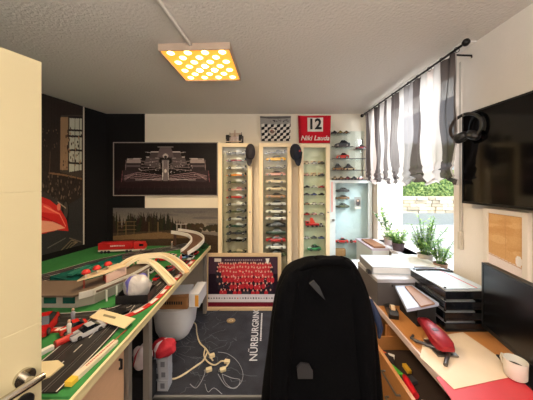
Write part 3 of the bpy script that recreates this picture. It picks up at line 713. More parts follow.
MB().tube([(-.753, 1.195, .70), (-.742, 1.195, .70), (-.742, 1.195, .655), (-.753, 1.195, .655)], .006, 8).build('handle', BLACK, dd_)
MB().box((-.79, 1.272, 0), (-.752, 1.305, TZ-.045)).build('side_post', mat('grey_post', (120, 112, 104), .5), cb)

def ribbon(b_, path, a0, a1, z0, z1, m=None, dash=None):
    """Strip along a path of (x,y,z); a0..a1 = lateral offsets (right positive); z0..z1 heights added."""
    pts = [Vector(p) for p in path]; fine = []
    for i in range(len(pts)-1):
        p0 = pts[max(i-1, 0)]; p1 = pts[i]; p2 = pts[i+1]; p3 = pts[min(i+2, len(pts)-1)]
        for k_ in range(8):
            t_ = k_/8; fine.append(.5*((2*p1)+(p2-p0)*t_+(2*p0-5*p1+4*p2-p3)*t_*t_+(3*p1-p0-3*p2+p3)*t_**3))
    fine.append(pts[-1]); rings = []
    for i, p in enumerate(fine):
        t_ = fine[min(i+1, len(fine)-1)]-fine[max(i-1, 0)]; t_.z = 0; t_.normalize(); rt = Vector((t_.y, -t_.x, 0))
        rings.append([p+rt*a0+Vector((0, 0, z0)), p+rt*a1+Vector((0, 0, z0)), p+rt*a1+Vector((0, 0, z1)), p+rt*a0+Vector((0, 0, z1))])
    if dash is None: b_.loft(rings, m)
    else:
        for i in range(0, len(rings)-dash, 2*dash): b_.loft(rings[i:i+dash+1], m)
    return b_
ASP = mat('track_black', (44, 40, 38), .55, noise=.1); LINE = mat('lane_white', (216, 208, 198), .5); SLOT = mat('slot_metal', (150, 146, 142), .3, .8)
KR, KW = mat('kerb_red', (196, 44, 34), .5), mat('kerb_white', (236, 228, 218), .5)
def track(path, w_, label, lanes, kerb=None):
    o = ribbon(MB(), path, -w_/2, w_/2, 0, .006).build('slot_track', ASP); tag(o, label, 'slot car track')
    b_ = MB(); ribbon(b_, path, -.0022, .0022, .006, .0068, dash=2)
    for s_ in (-1, 1): ribbon(b_, path, s_*(w_/2-.006)-.0022, s_*(w_/2-.006)+.0022, .006, .0068)
    b_.build('lane_marking', LINE, o)
    b_ = MB()
    for q in lanes:
        for s_ in (-.006, .006): ribbon(b_, path, q+s_-.0012, q+s_+.0012, .006, .0072)
    b_.build('slot_rail', SLOT, o)
    if kerb:
        kb = ribbon(MB(), path, kerb[0], kerb[1], 0, .009, KR); ribbon(kb, path, kerb[0]+.003, kerb[1]-.003, .009, .0098, KW, dash=2); kb.build('kerb', None, o)
    return o
z_ = TZ+.001
track([(-.90, .89, z_), (-.905, 1.1, z_), (-.92, 1.3, z_), (-.955, 1.5, z_)], .21, 'near straight of black slot track with white lane lines', (-.05, .05))
track([(-1.45, 1.34, z_), (-1.15, 1.36, z_), (-.95, 1.42, z_), (-.86, 1.56, z_), (-.85, 1.8, z_), (-.85, 2.1, z_), (-.85, 2.4, z_)], .16, 'curving slot track with red and white kerb along the table edge', (-.035, .035), (.082, .112))
zr = TZ+.03
track([(-2.15, 1.62, zr), (-1.80, 1.89, zr), (-1.62, 2.25, zr), (-1.42, 2.5, zr), (-1.13, 2.72, zr), (-.95, 2.86, zr+.0)], .2, 'rear slot track running past the red lorry', (-.045, .045))
q = ribbon(MB(), [(-2.15, 1.62, TZ), (-1.80, 1.89, TZ), (-1.62, 2.25, TZ), (-1.42, 2.5, TZ), (-1.13, 2.72, TZ), (-.97, 2.85, TZ)], -.13, .16, .0005, .029).build('turf_embankment', turf); tag(q, 'green turf embankment carrying the rear slot track', 'embankment')
# banked end curve with white guard walls
cream_g = mat('guard_rail_cream', (232, 218, 186), .5); brown_s = mat('brown_track_side', (96, 66, 48), .7, noise=.2)
def bridge(path, w_, label, wallh=.03, surf=ASP, post=True, wallm=None):
    o = ribbon(MB(), path, -w_/2, w_/2, -.008, 0).build('track_bridge', surf); tag(o, label, 'track bridge')
    for s_ in (-1, 1): ribbon(MB(), path, s_*w_/2-.007, s_*w_/2+.007, -.008, wallh).build('guard_rail', wallm or cream_g, o)
    if post:
        for p in path[::2]:
            if p[2]-TZ > .03: MB().box((p[0]-.012, p[1]-.012, TZ+.001), (p[0]+.012, p[1]+.012, p[2]-.008)).build('pillar', brown_s, o)
    return o
bridge([(-1.12, 2.84, 1.0), (-.98, 2.80, .99), (-.86, 2.74, .975), (-.78, 2.62, .95), (-.80, 2.5, .91), (-.86, 2.42, .87)], .13, 'raised hairpin with white guard rails at far end of table', .028, brown_s, True, mat('guard_rail_white', (220, 214, 206), .5))
bridge([tuple(Pz(*p)) for p in ((120, 268, .92), (135, 259, .95), (150, 256.5, .95), (165, 256.5, .94), (177, 263, .90), (187, 272.5, .85))], .06, 'cream railed track bridge arching over the table middle', .02, mat('tan_deck', (206, 172, 124), .6))
bridge([tuple(Pz(*p)) for p in ((138, 262, .93), (150, 262, .925), (160, 270, .87), (173, 284, .815))], .05, 'short cream ramp forking down beside the track bridge', .012, mat('pale_deck', (222, 204, 166), .6), False)
# pit building
GB = mat('grandstand_grey', (176, 166, 152), .6); TEAL = mat('teal_glazing', (24, 84, 74), .25); RBR = mat('brown_grey_roof', (112, 94, 78), .7)
pit = empty('pit_building', (0, 0, 0), 0, 'grey toy pit building with teal windows beside the near track', 'toy building')
pts = [(-1.75, 1.50), (-1.22, 1.50), (-1.14, 1.55), (-1.05, 1.78), (-1.02, 2.0)]
def offs(p, d_): return [(x, y+d_) for x, y in p]
front = pts; backp = [(-.98-.12, 2.02), (-1.16, 1.80), (-1.26, 1.64), (-1.75, 1.64)]
MB().prism(front+backp, TZ+.001, TZ+.085).build('wall', GB, pit)
MB().prism([(-1.78, 1.46), (-1.21, 1.46), (-1.10, 1.53), (-1.0, 1.78), (-.98, 2.02), (-1.12, 2.05), (-1.2, 1.82), (-1.30, 1.68), (-1.78, 1.68)], TZ+.086, TZ+.098).build('roof', RBR, pit)
for x in (-1.62, -1.50, -1.38, -1.26): MB().box((x-.04, 1.494, TZ+.03), (x+.035, 1.502, TZ+.075)).build('window', TEAL, pit)
bal = MB()
for (xa, ya), (xb, yb_) in zip(((-1.17, 1.46), (-1.12, 1.51), (-1.02, 1.76)), ((-1.12, 1.51), (-1.02, 1.76), (-.985, 2.0))):
    dx, dy = xb-xa, yb_-ya; L = math.hypot(dx, dy); bal.box((0, -.004, TZ+.075), (L, .004, TZ+.115), None, Matrix.Translation((xa, ya, 0)) @ Matrix.Rotation(math.atan2(dy, dx), 4, 'Z'))
bal.build('balcony_rail', mat('pale_balcony', (206, 202, 192), .5), pit)
for t_ in range(6): x = -1.08+t_*.018; y = 1.58+t_*.075; MB().cyl((x, y, TZ+.001), (x, y, TZ+.076), .006, 8).build('column', WHITE, pit)
# grandstand with teal seats and cream roof
gs = empty('grandstand', (0, 0, 0), 0, 'toy grandstand with teal seats and long cream roof', 'toy building')
MB().add([(-1.62, 1.75, TZ+.001), (-1.34, 1.72, TZ+.001), (-1.22, 1.98, TZ+.001), (-1.36, 2.2, TZ+.001), (-1.62, 1.75, .90), (-1.34, 1.72, .86), (-1.22, 1.98, .86), (-1.36, 2.2, .92)], [(3, 2, 1, 0), (4, 5, 6, 7), (0, 1, 5, 4), (1, 2, 6, 5), (2, 3, 7, 6), (3, 0, 4, 7)]).build('seat_tier', TEAL, gs)
tiers = MB()
for k_ in range(4): tiers.box((-1.50+k_*.05, 1.76+k_*.03, .90), (-1.46+k_*.05, 1.95+k_*.03, .915-k_*.008))
tiers.build('seat_rows', mat('teal_seats', (42, 120, 100), .5), gs)
RC = mat('cream_toy_roof', (226, 202, 160), .6)
r0 = [Pz(77, 281, .97), Pz(103, 274, .97), Pz(127, 265.5, .97), Pz(118, 263.5, .97), Pz(84, 276, .97)]
MB().prism([(p.x, p.y) for p in r0], .965, .973).build('roof', RC, gs)
for px, py in ((84, 278), (104, 271), (122, 265)):
    p = Pz(px, py, .965); MB().cyl((p.x, p.y, TZ+.001), (p.x, p.y, .965), .006, 8).build('roof_post', plain((150, 60, 44), .6), gs)
RED = plain((210, 44, 36), .4)
for i, (px, py) in enumerate(((86, 271.5), (97, 267.2), (108, 262.8))):
    p = Pz(px, py+6, .973); r = empty('red_umbrella', (p.x, p.y, .973), 0, 'small red toy sunshade on grandstand roof, %s of three in a row' % ('leftmost', 'middle', 'rightmost')[i], 'toy sunshade', 'red sunshades on the grandstand roof')
    MB().cyl((0, 0, 0), (0, 0, .03), .003, 8).build('pole', WHITE, r); MB().lathe([(.0001, .055), (.016, .05), (.027, .034), (.024, .028), (.0001, .03)], 14, RED).build('canopy', None, r, smooth=60)
# red-white advertising boards between
p0, p1 = Pz(106, 279, .93), Pz(126, 270, .93)
q = MB().box((0, -.003, -.03), ((p1-p0).length, .003, .03), None, Matrix.Translation(p0) @ Matrix.Rotation(math.atan2(p1.y-p0.y, p1.x-p0.x), 4, 'Z')).build('advert_board', plain((222, 190, 176), .5)); tag(q, 'pale red and white toy advertising board by the grandstand', 'toy board')
ribbon(MB(), [(p0.x, p0.y-.004, .93), (p1.x, p1.y-.004, .93)], -.001, .001, -.02, .02, dash=1).build('red_lettering', KR, q)

# lorry
lx, ly = -1.72, 2.62
lor = empty('toy_lorry', (-1.66, 2.70, zr+.007), R(8), 'red toy race transporter lorry parked on the rear track', 'toy lorry')
lor.location.z = TZ+.001; MBL = MB()
MB().box((-.24, -.045, .04), (.12, .045, .115)).build('trailer', plain((186, 26, 28), .35), lor, bevel=.004)
MB().box((-.24, -.043, .02), (.24, .043, .036)).build('chassis', plain((214, 196, 178), .5), lor)
MB().prism([(.13, .036), (.245, .036), (.25, .06), (.232, .105), (.13, .112)], -.042, .042, None, Matrix.Rotation(R(90), 4, 'X')).build('cab', plain((196, 40, 36), .35), lor, bevel=.003)
MB().box((.19, -.044, .07), (.235, .044, .096)).build('window', DGLASS, lor)
for i in range(9): MBL.box((-.11+i*.017, -.0465, .075), (-.11+i*.017+.012, -.0450, .087))
MBL.build('white_print', mat('white_ink', (232, 222, 214), .7), lor)
for x in (-.2, -.165, -.13, .06, .1, .21):
    for s_ in (-1, 1): MB().cyl((x, s_*.03, .016), (x, s_*.046, .016), .016, 12).build('wheel', TYRE, lor)

# toy cars on the table
car_thing('slot_car', 'coupe', .15, .07, .045, (186, 184, 186), (120, 118, 124), (-.945, 1.235, TZ+.009), R(60), 'silver slot car on the near straight by the cream card', 'slot car')
car_thing('slot_car', 'coupe', .12, .06, .05, (200, 44, 34), (236, 226, 214), (-1.045, 1.27, TZ+.002), R(50), 'red and white slot car just behind the silver slot car', 'slot car')
car_thing('slot_car', 'coupe', .19, .11, .085, (176, 26, 26), (200, 80, 66), (-1.215, 1.265, TZ+.001), R(112), 'big glossy red toy car by the door edge', 'toy car')
for px, py, cc, L, rz, lb in ((166, 257, (204, 30, 34), .2, 10, 'bright red toy car at the back of the table middle'), (168, 270, (190, 60, 56), .13, 50, 'dull red toy car between the two bridge ramps'), (184, 254, (150, 180, 210), .13, 60, 'pale blue toy car by the far hairpin')):
    p = Pz(px, py, TZ+.01 if py < 262 else TZ+.008)
    if py == 257: p = Pz(px, py, .83)
    if py == 254: p = Pz(px, py, .84)
    car_thing('toy_car', 'coupe', L, L*.45, L*.3, cc, G['white'], (p.x, p.y, TZ+.002), R(rz), lb, 'toy car')
# barrier, figures
p = Pz(64, 344, TZ); q = empty('striped_barrier', (p.x, p.y, TZ+.001), R(62), 'red and white padded track barrier beside the near straight', 'toy barrier')
MB().cyl((-.035, 0, .018), (.035, 0, .018), .017, 12).build('red_block', plain((190, 40, 32), .5), q)
MB().box((-.13, -.012, 0), (-.04, .012, .022)).build('white_block', WHITE, q, bevel=.004)
def figure(px, py, col, label, zb=TZ+.001):
    p = Pz(px, py, zb); r = empty('toy_figure', (p.x, p.y, zb), 0, label, 'toy figure', 'toy figures around the track')
    MB().tube([(0, 0, .006), (0, 0, .03), (0, 0, .055), (0, 0, .064)], [.009, .009, .011, .005], 8, plain(col, .6)).build('body', None, r, smooth=60)
    MB().cyl((0, 0, 0), (0, 0, .004), .013, 12).build('base', BLACK, r)
    MB().lathe([(.0001, .062), (.006, .065), (.0075, .071), (.005, .078), (.0001, .08)], 10, plain((214, 176, 150), .6)).build('head', None, r, smooth=60)
figure(69, 335, (230, 226, 220), 'white toy figure standing by the striped barrier')
figure(73, 322, (150, 150, 160), 'grey toy figure behind the red and white slot car')
figure(176, 262, (40, 40, 60), 'dark toy figure beside the bridge ramp')
figure(181, 262, (200, 60, 50), 'red toy figure right of the dark figure near the bridge')
figure(172, 248, (120, 110, 100), 'grey-brown toy figure behind the bright red toy car', TZ+.03)
figure(146, 276, (200, 120, 90), 'orange-brown toy figure under the track bridge')

for px, py, zb, a, L, lb in ((157, 279, TZ+.002, 'red', .09, 'small red toy car between bridge ramps and black tray'), (150, 273, TZ+.008, 'white', .09, 'small white toy car under the track bridge'), (184, 264, TZ+.008, 'dark red', .1, 'dark red toy car at the right foot of the track bridge'),
        (191, 259, TZ+.008, 'silver', .1, 'silver toy car on the kerbed track near the hairpin'), (143, 283, TZ+.008, 'orange', .08, 'orange toy car behind the black tray'), (172, 257, .832, 'white', .09, 'white toy car in front of the bright red toy car'), (196, 254, TZ+.008, 'red', .09, 'red toy car on the kerbed track nearest the far corner')):
    p = Pz(px, py, zb); small_car((p.x, p.y, zb), R(50+px % 40), G[a], lb, 'small toy cars spread over the race track', L=L, W=L*.45, H=L*.36)
for px, py, c_, lb in ((128, 268, (220, 60, 50), 'red toy marshal in front of the track bridge left end'), (134, 272, (236, 224, 200), 'cream toy figure left of the plastic bag top'), (141, 268, (90, 60, 40), 'brown toy figure beneath the left part of the bridge'), (187, 258, (60, 80, 130), 'blue toy figure by the pale blue toy car'), (154, 268, (220, 190, 60), 'yellow toy figure beneath the track bridge')):
    figure(px, py, c_, lb)
# cream card
def sheet_at(name, quad, z, th, m, label, cat, bevel=0):
    ps = [Pz(px, py, z) for px, py in quad]; q_ = MB().prism([(p.x, p.y) for p in ps], z-th, z).build(name, m, None, bevel); return tag(q_, label, cat)
cardm = mat('cream_card', (226, 208, 164), .7)
q = sheet_at('cream_card', ((89.5, 317), (101, 309), (135.5, 318.5), (124.5, 328)), TZ+.03, .004, cardm, 'cream instruction card lying across the near track', 'card')
ps = [Pz(px, py, TZ+.03) for px, py in ((104, 314), (116, 317), (115, 319), (103, 316))]
MB().prism([(p.x, p.y) for p in ps], TZ+.03, TZ+.0306).build('print', plain((140, 128, 100), .7), q)
q = MB().box((-.03, -.03, 0), (.03, .03, .025)).build('spare_track_block', BLACK, loc=(-.90, 1.42, TZ+.001)); tag(q, 'black spare track block under the cream card', 'track block')
# white-yellow strip box
p0 = Pz(66, 382, TZ+.02); p1 = Pz(114, 339.5, TZ+.02); dv_ = p1-p0; L = dv_.length
bx = empty('long_flat_box', (p0.x+.008, p0.y, TZ+.001), math.atan2(dv_.y, dv_.x), 'long narrow white box with yellow end beside the near track', 'box')
MB().box((0, -.014, 0), (L, .014, .019)).build('carton', mat('box_white', (222, 206, 178), .6), bx, bevel=.001)
MB().box((-.0006, -.0146, .0005), (L*.12, .0146, .0196)).build('yellow_end', plain((232, 190, 60), .6), bx)
b = MB()
for i in range(26): b.box((L*.33+i*.0095, -.003, .019), (L*.33+i*.0095+.006, .004, .0197))
b.build('red_print', plain((176, 60, 50), .6), bx)
sheet_at('cream_side_piece', ((35, 362), (58, 360), (64, 364.5), (50, 376), (30, 384)), TZ+.012, .008, cardm, 'flat cream panel piece beside the door on the table', 'panel piece')
# black tray with plastic bag
tr = empty('black_tray', (-.89, 1.60, TZ+.011), R(6), 'open black plastic tray on the kerbed track', 'tray')
b = MB().box((-.1, -.075, 0), (.1, .075, .004)).box((-.1, -.075, 0), (-.096, .075, .055)).box((.096, -.075, 0), (.1, .075, .055)).box((-.1, -.075, 0), (.1, -.071, .055)).box((-.1, .071, 0), (.1, .075, .055))
b.build('tray_shell', BLACK, tr, bevel=.002)
rg = random.Random(4)
def lump(name, loc, sx, sy, sz, m, label, cat, seed=0, amp=.18, n=20, k_=12, m2=None):
    rg = random.Random(seed); ph = [rg.uniform(0, 6) for _ in range(6)]; rings = []
    for i in range(k_+1):
        t_ = PI*i/k_; ring = []
        for j in range(n):
            a = 2*PI*j/n; q_ = 1+amp*(math.sin(3*a+ph[0]+2*t_)+.6*math.sin(5*a+ph[1]-3*t_)+.5*math.sin(7*t_+ph[2]+a))*.5+rg.uniform(-1, 1)*amp*.25
            st = max(math.sin(t_), .03)**.6
            ring.append((math.cos(a)*sx*st*q_, math.sin(a)*sy*st*q_, sz*(.5-.5*math.cos(PI-t_)*1.0)*(1+.1*math.sin(4*a+ph[3])*st)))
        rings.append(ring)
    b_ = MB().loft(rings, m)
    if m2:
        i2 = b_.mi(m2)
        for f in range(len(b_.f)):
            if ((f % n) in (2, 3, 4, 13)) : b_.m[f] = i2
    q_ = b_.build(name, None, None, smooth=70, loc=loc); return tag(q_, label, cat)
bagm = mat('crinkled_clear_plastic', (206, 200, 196), .25, bump=1, bscale=25, noise=.2); purple = plain((96, 92, 170), .4)
lump('plastic_bag', (-.885, 1.60, TZ+.02), .088, .068, .15, bagm, 'crumpled clear plastic bag with purple print on the black tray', 'plastic bag', 3, .16, m2=purple)
# small plants at table end
pm = mat('model_bush_green', (34, 74, 36), .8)
q = MB(); rg = random.Random(6)
for i in range(160):
    c0 = Vector((-.77+rg.uniform(-.045, .04), 2.86+rg.uniform(-.07, .07), TZ+.002+abs(rg.gauss(.02, .02)))); s_ = .014
    M = Matrix.Translation(c0) @ Matrix.Rotation(rg.uniform(0, 6), 4, 'Z') @ Matrix.Rotation(rg.uniform(0, 3), 4, 'X'); q.add([(-s_, 0, 0), (0, s_*.6, 0), (s_, 0, 0), (0, -s_*.6, 0)], [(0, 1, 2, 3)], pm, M)
tag(q.build('model_bush'), 'dark green model bush at the far corner of the table', 'model bush')

# ============================================================ FLOOR UNDER / BESIDE TABLE
rug = empty('race_circuit_rug', (0, 0, 0), 0, 'dark grey rug with large white circuit lettering', 'rug')
rugm = mat('rug_pile', (62, 64, 74), .95, noise=.3, scale=9, rgb2=(22, 22, 28), bump=.8, bscale=240)
MB().box((-1.2, 1.76, .001), (.06, 2.91, .012)).build('pile', rugm, rug)
b = MB().box((-1.2, 1.745, .001), (.06, 1.76, .012)).box((.06, 1.745, .001), (.07, 2.91, .012)); b.build('hem', mat('rug_hem', (120, 118, 116), .9), rug)
inkw = mat('rug_white_yarn', (208, 206, 208), .9)
text_part('lettering', 'N\u00dcRBURGRING', .104, inkw, rug, Matrix.Translation((-.135, 2.53, .0125)) @ Matrix.Rotation(R(91), 4, 'Z'), .0008, 0, .0004, 1.2)
b = MB(); rg = random.Random(3); y = 2.36
while y < 2.85: L = rg.uniform(.012, .028); b.box((-.082, y, .0118), (-.066, y+L, .0132)); y += L+.008
b.build('small_lettering', inkw, rug)
def wander(x0, y0, x1, y1, n, amp, seed, z=.0125):
    rg = random.Random(seed); return [(x0+(x1-x0)*i/n+rg.uniform(-amp, amp), y0+(y1-y0)*i/n+rg.uniform(-amp, amp), z) for i in range(n+1)]
b = MB(); gl = mat('rug_grey_yarn', (92, 94, 102), .9)
for s_ in range(46):
    rg = random.Random(s_+30); x, y = rg.uniform(-1.0, -.3), rg.uniform(1.85, 2.8); b.tube(wander(x, y, x+rg.uniform(-.25, .25), y+rg.uniform(-.2, .2), 5, .03, s_, .0118), .0022, 4)
b.build('circuit_pattern', gl, rug)
# cables
cw = mat('cream_cable', (214, 196, 160), .5)
def cable(px, r, m, name, label, cat, z=.016):
    return tag(MB().tube([Pz(x, y, z+.004*math.sin(i)) for i, (x, y) in enumerate(smooth_px(px))], r, 6, m).build(name, None, smooth=60), label, cat)
def smooth_px(P, k_=5):
    P = [Vector((p[0], p[1], 0)) for p in P]; out = []
    for i in range(len(P)-1):
        p0 = P[max(i-1, 0)]; p1 = P[i]; p2 = P[i+1]; p3 = P[min(i+2, len(P)-1)]
        for q_ in range(k_):
            t_ = q_/k_; v = .5*((2*p1)+(p2-p0)*t_+(2*p0-5*p1+4*p2-p3)*t_*t_+(3*p1-p0-3*p2+p3)*t_**3); out.append((v.x, v.y))
    out.append((P[-1].x, P[-1].y)); return out
cable([(156, 378), (164, 377), (174, 379), (186, 373), (196, 366), (203, 361), (207, 353)], .0075, cw, 'power_cable', 'thick cream cable snaking from the grey box stack across the rug', 'cable')
cable([(192, 321), (196, 325), (197, 334), (200, 343), (206, 349), (210, 356), (213, 361)], .007, cw, 'power_cable', 'thick cream cable coming down from the white bin', 'cable')
cable([(205, 349), (204, 356), (208, 362), (215, 365), (222, 361), (228, 364), (222, 370)], .006, cw, 'power_cable', 'cream cable knot looping around the plug adapters', 'cable', .026)
thin = mat('thin_grey_cable', (150, 150, 156), .5)
cable([(218, 352), (228, 354), (238, 362), (243, 374), (240, 384), (232, 388), (225, 382), (222, 374)], .0022, thin, 'thin_cable', 'large loop of thin grey cable right of the adapters', 'cable')
cable([(222, 374), (232, 378), (240, 380), (236, 388), (226, 386), (218, 374)], .0022, thin, 'thin_cable', 'small inner loop of thin grey cable', 'cable', .02)
cable([(206, 370), (202, 380), (196, 388), (190, 384)], .0025, thin, 'thin_cable', 'short thin cable tail towards the front of the rug', 'cable')
cable([(205, 384), (208, 392), (214, 388), (222, 394)], .0022, thin, 'thin_cable', 'wavy thin cable piece at rug front', 'cable')
am_ = mat('plug_cream', (226, 206, 162), .5)
for i, (px, py, lb) in enumerate(((209, 371, 'cream plug adapter left of the cable knot'), (223, 371, 'cream plug adapter in front of the cable knot'), (227, 363, 'cream plug adapter right of the cable knot'), (212, 357, 'cream plug adapter behind the cable knot'))):
    p = Pz(px, py, .013); r = empty('plug_adapter', p, rg.uniform(0, 3), lb, 'plug', 'plug adapters on the rug')
    MB().box((-.017, -.024, 0), (.017, .024, .026)).build('housing', am_, r, bevel=.005)
    for s_ in (-.008, .008): MB().cyl((s_, .024, .013), (s_, .04, .013), .0025, 8).build('pin', STEEL, r)
p = Pz(231, 321, .02); q = empty('tape_ring', (p.x, p.y, .014), 0, 'small tan ring of tape lying on the rug by the framed photo', 'tape roll')
MB().tube([(math.cos(a)*.04, math.sin(a)*.03, .01) for a in [2*PI*i/18 for i in range(18)]], .010, 8, plain((168, 140, 100), .6), closed=True).build('roll', None, q, smooth=60)
MB().tube([(math.cos(a)*.02, math.sin(a)*.014, .01) for a in [2*PI*i/14 for i in range(14)]], .005, 8, plain((200, 180, 140), .6), closed=True).build('core', None, q, smooth=60)

# white bin (translucent plastic) with boxes on it
binm = mat('milky_plastic', (236, 234, 234), .4, noise=.03)
def rrect(x0, y0, x1, y1, r, n=4):
    out = []
    for cx_, cy_, a0 in ((x1-r, y1-r, 0), (x0+r, y1-r, 90), (x0+r, y0+r, 180), (x1-r, y0+r, 270)):
        for i in range(n+1): a = R(a0+90*i/n); out.append((cx_+r*math.cos(a), cy_+r*math.sin(a)))
    return out
bn = empty('storage_bin', (0, 0, 0), 0, 'milky white plastic storage bin on the floor beside the table', 'storage bin')
x0b, x1b, y0b, y1b = -1.17, -.765, 2.27, 2.72
def bring(z, s_): return [((x0b+x1b)/2+(x-(x0b+x1b)/2)*s_, (y0b+y1b)/2+(y-(y0b+y1b)/2)*s_, z) for x, y in rrect(x0b, y0b, x1b, y1b, .15, 7)]
MB().loft([bring(.014, .62), bring(.04, .74), bring(.11, .88), bring(.355, 1.0)]).build('tub', binm, bn, smooth=50)
MB().loft([bring(.355, 1.02), bring(.37, 1.02)]).build('lid', mat('milky_lid', (226, 222, 216), .4), bn)
yc = y0b-.0
br = mat('brown_carton', (168, 118, 72), .8)
cbx = empty('brown_carton', (-.93, 2.42, .371), R(0), 'brown cardboard carton with black print on the white storage bin', 'carton')
MB().box((-.15, -.14, 0), (.15, .14, .115)).build('carton', br, cbx, bevel=.002)
b = MB()
for i in range(9): b.box((-.09+i*.022, -.1415, .045), (-.09+i*.022+.014, -.1405, .075))
b.build('print', BLACK, cbx)
q = MB().box((-.13, -.09, 0), (.13, .09, .02)).build('flat_white_box', mat('white_carton', (220, 220, 226), .6), loc=(-.80, 2.20, .552), rot=(0, 0, R(8)), bevel=.002); q.location = (-.91, 2.42, .487); tag(q, 'flat white box on top of the brown carton', 'box')
ob = empty('orange_white_box', (-.60, 2.33, .4655), R(0), 'white box with orange side standing behind the brown carton', 'box')
MB().box((-.05, -.14, 0), (.05, .14, .135)).build('carton', mat('white_carton', (220, 220, 226), .6), ob, bevel=.002)
MB().box((.01, -.1415, .01), (.045, -.1405, .12)).build('orange_print', plain((226, 160, 60), .6), ob)
ob.location = (-.725, 2.45, .371)
# red and white bag, grey blocks
lump('red_white_bag', (-.815, 1.84, .2505), .09, .07, .12, mat('red_cloth', (206, 44, 58), .7, bump=.4, bscale=60), 'crumpled red and white cloth bag on the grey power blocks beside the table leg', 'bag', 9, .2, m2=mat('white_cloth', (232, 214, 216), .7))
lump('pink_white_bag', (-.885, 1.66, .295), .06, .06, .15, mat('white_cloth', (232, 214, 216), .7), 'pink and white crumpled bag left of the front metal leg', 'bag', 12, .2, m2=plain((210, 70, 90), .7))
q = MB().box((-.11, -.09, 0), (.11, .09, .245)).build('dark_storage_crate', mat('dark_crate', (30, 30, 33), .8), loc=(-.955, 1.70, .013), bevel=.004); tag(q, 'dark crate on the floor carrying the pink and white bag', 'crate')
q2 = MB().box((-.11, -.05, 0), (.05, .05, .03)).build('small_black_box', BLACK, loc=(-.90, 1.66, .2605)); tag(q2, 'small black box under the pink and white bag', 'box')
gp = mat('grey_plastic', (176, 178, 186), .5)
for i, (x, y, z, s_) in enumerate(((-.80, 1.83, .013, .04), (-.797, 1.835, .0935, .038), (-.803, 1.838, .17, .04), (-.885, 1.92, .013, .04), (-.89, 1.925, .0935, .036))):
    q = MB().box((-s_, -s_, 0), (s_, s_, s_*2), gp).box((-s_*.4, -s_-.001, s_*.5), (s_*.4, -s_, s_*1.5), plain((110, 112, 120), .6)).build('grey_power_block', gp, loc=(x, y, z), bevel=.003); tag(q, 'grey plastic power block by the table leg, %s' % ('front stack bottom', 'front stack middle', 'front stack top', 'rear stack bottom', 'rear stack top')[i], 'power block', 'stacked grey power blocks')

# ============================================================ CURTAIN
crt_m = {'w': mat('curtain_white', (184, 176, 170), .9, trans=.32, alpha=.94, noise=.08), 'k': mat('curtain_charcoal', (76, 66, 64), .9, trans=.3, alpha=.94, noise=.15), 'g': mat('curtain_grey', (128, 122, 120), .9, trans=.35, alpha=.92), 'b': mat('curtain_beige', (188, 172, 164), .9, trans=.4, alpha=.92)}
stripes = [(2.93, 'w'), (2.90, 'k'), (2.80, 'w'), (2.72, 'b'), (2.66, 'k'), (2.53, 'w'), (2.44, 'k'), (2.38, 'w'), (2.33, 'k'), (2.19, 'w'), (2.09, 'g'), (1.96, 'k'), (1.85, 'w'), (1.79, 'b'), (1.72, 'w'), (1.655, 'k'), (1.52, 'w')]
def stripe(y):
    cur = 'w'
    for s0, k_ in stripes:
        if y <= s0: cur = k_
    return crt_m[cur]
NY, NZ = 180, 46; cv = MB(); XC = 1.205; ztop, zbot = 2.435, 1.60
for j in range(NZ+1):
    t_ = j/NZ; z = ztop-(ztop-zbot)*t_
    for i in range(NY+1):
        s_ = i/NY; y = 2.93-(2.93-1.51)*s_
        fold = .016*math.sin(s_*62+1.5*math.sin(t_*3))*(.5+.5*t_)+.007*math.sin(s_*121+t_*5)
        g = max(0, (t_-.80)/.20)
        puff = -g*.05*(.6+.4*math.sin(s_*38))*math.sin(PI*min(g*1.1, 1))-.018*g*math.sin(g*22+s_*16)
        zz = z+g*(.022*math.sin(s_*30)+.012*math.sin(s_*71)-.005)+.012*g*math.sin(g*14+s_*40)
        yy = y+.022*math.sin(t_*11+s_*17)*t_
        cv.v.append((XC+fold+puff+.03*g, yy, zz))
for j in range(NZ):
    for i in range(NY):
        y = 2.93-(2.93-1.51)*(i+.5)/NY; a = j*(NY+1)+i
        cv.f.append((a, a+1, a+NY+2, a+NY+1)); cv.m.append(cv.mi(stripe(y)))
o = cv.build('striped_blind', None, smooth=80); tag(o, 'gathered white and charcoal striped fabric blind over the window', 'curtain')
ring_m = mat('dark_iron', (30, 28, 28), .4, .6)
rod = empty('curtain_rod', (1.2, 2.2, 2.445), 0, 'black curtain rod with ball end under the ceiling', 'curtain rod')
MB().cyl((0, -.75, 0), (0, .80, 0), .008, 12).build('rod', ring_m, rod, smooth=40)
MB().lathe([(.0001, -.022), (.012, -.018), (.021, -.006), (.022, .004), (.014, .018), (.0001, .022)], 16, ring_m, Matrix.Translation((0, -.77, 0))).build('ball_finial', None, rod, smooth=60)
MB().lathe([(.0001, -.022), (.012, -.018), (.021, -.006), (.022, .004), (.014, .018), (.0001, .022)], 16, ring_m, Matrix.Translation((0, .81, 0))).build('ball_finial', None, rod, smooth=60)
for y in (-.66, .72): MB().tube([(.13, y, .0-.035), (.128, y, -.02), (.06, y, -.018), (0, y, -.014)], .006, 8).build('bracket', ring_m, rod)
for i in range(12):
    y = 1.5+i*.128; r = MB().tube([(1.2+.016*math.cos(a), y, 2.44+.016*math.sin(a)) for a in [2*PI*k_/14 for k_ in range(14)]], .0022, 6, ring_m, closed=True).build('curtain_ring', None, smooth=60); r.parent = rod; r.matrix_parent_inverse = Matrix.Translation(rod.location).inverted()
# shutter strap
st = empty('shutter_strap', (1.315, 1.615, 0), 0, 'narrow roller shutter strap hanging on the wall beside the window', 'shutter strap')
MB().box((-.002, -.008, 1.2), (.0, .008, 2.42)).build('band', mat('strap_grey', (190, 182, 170), .8), st)
MB().box((-.008, -.014, 1.14), (.014, .014, 1.26)).build('strap_box', mat('strap_plate', (206, 196, 180), .5), st, bevel=.003)

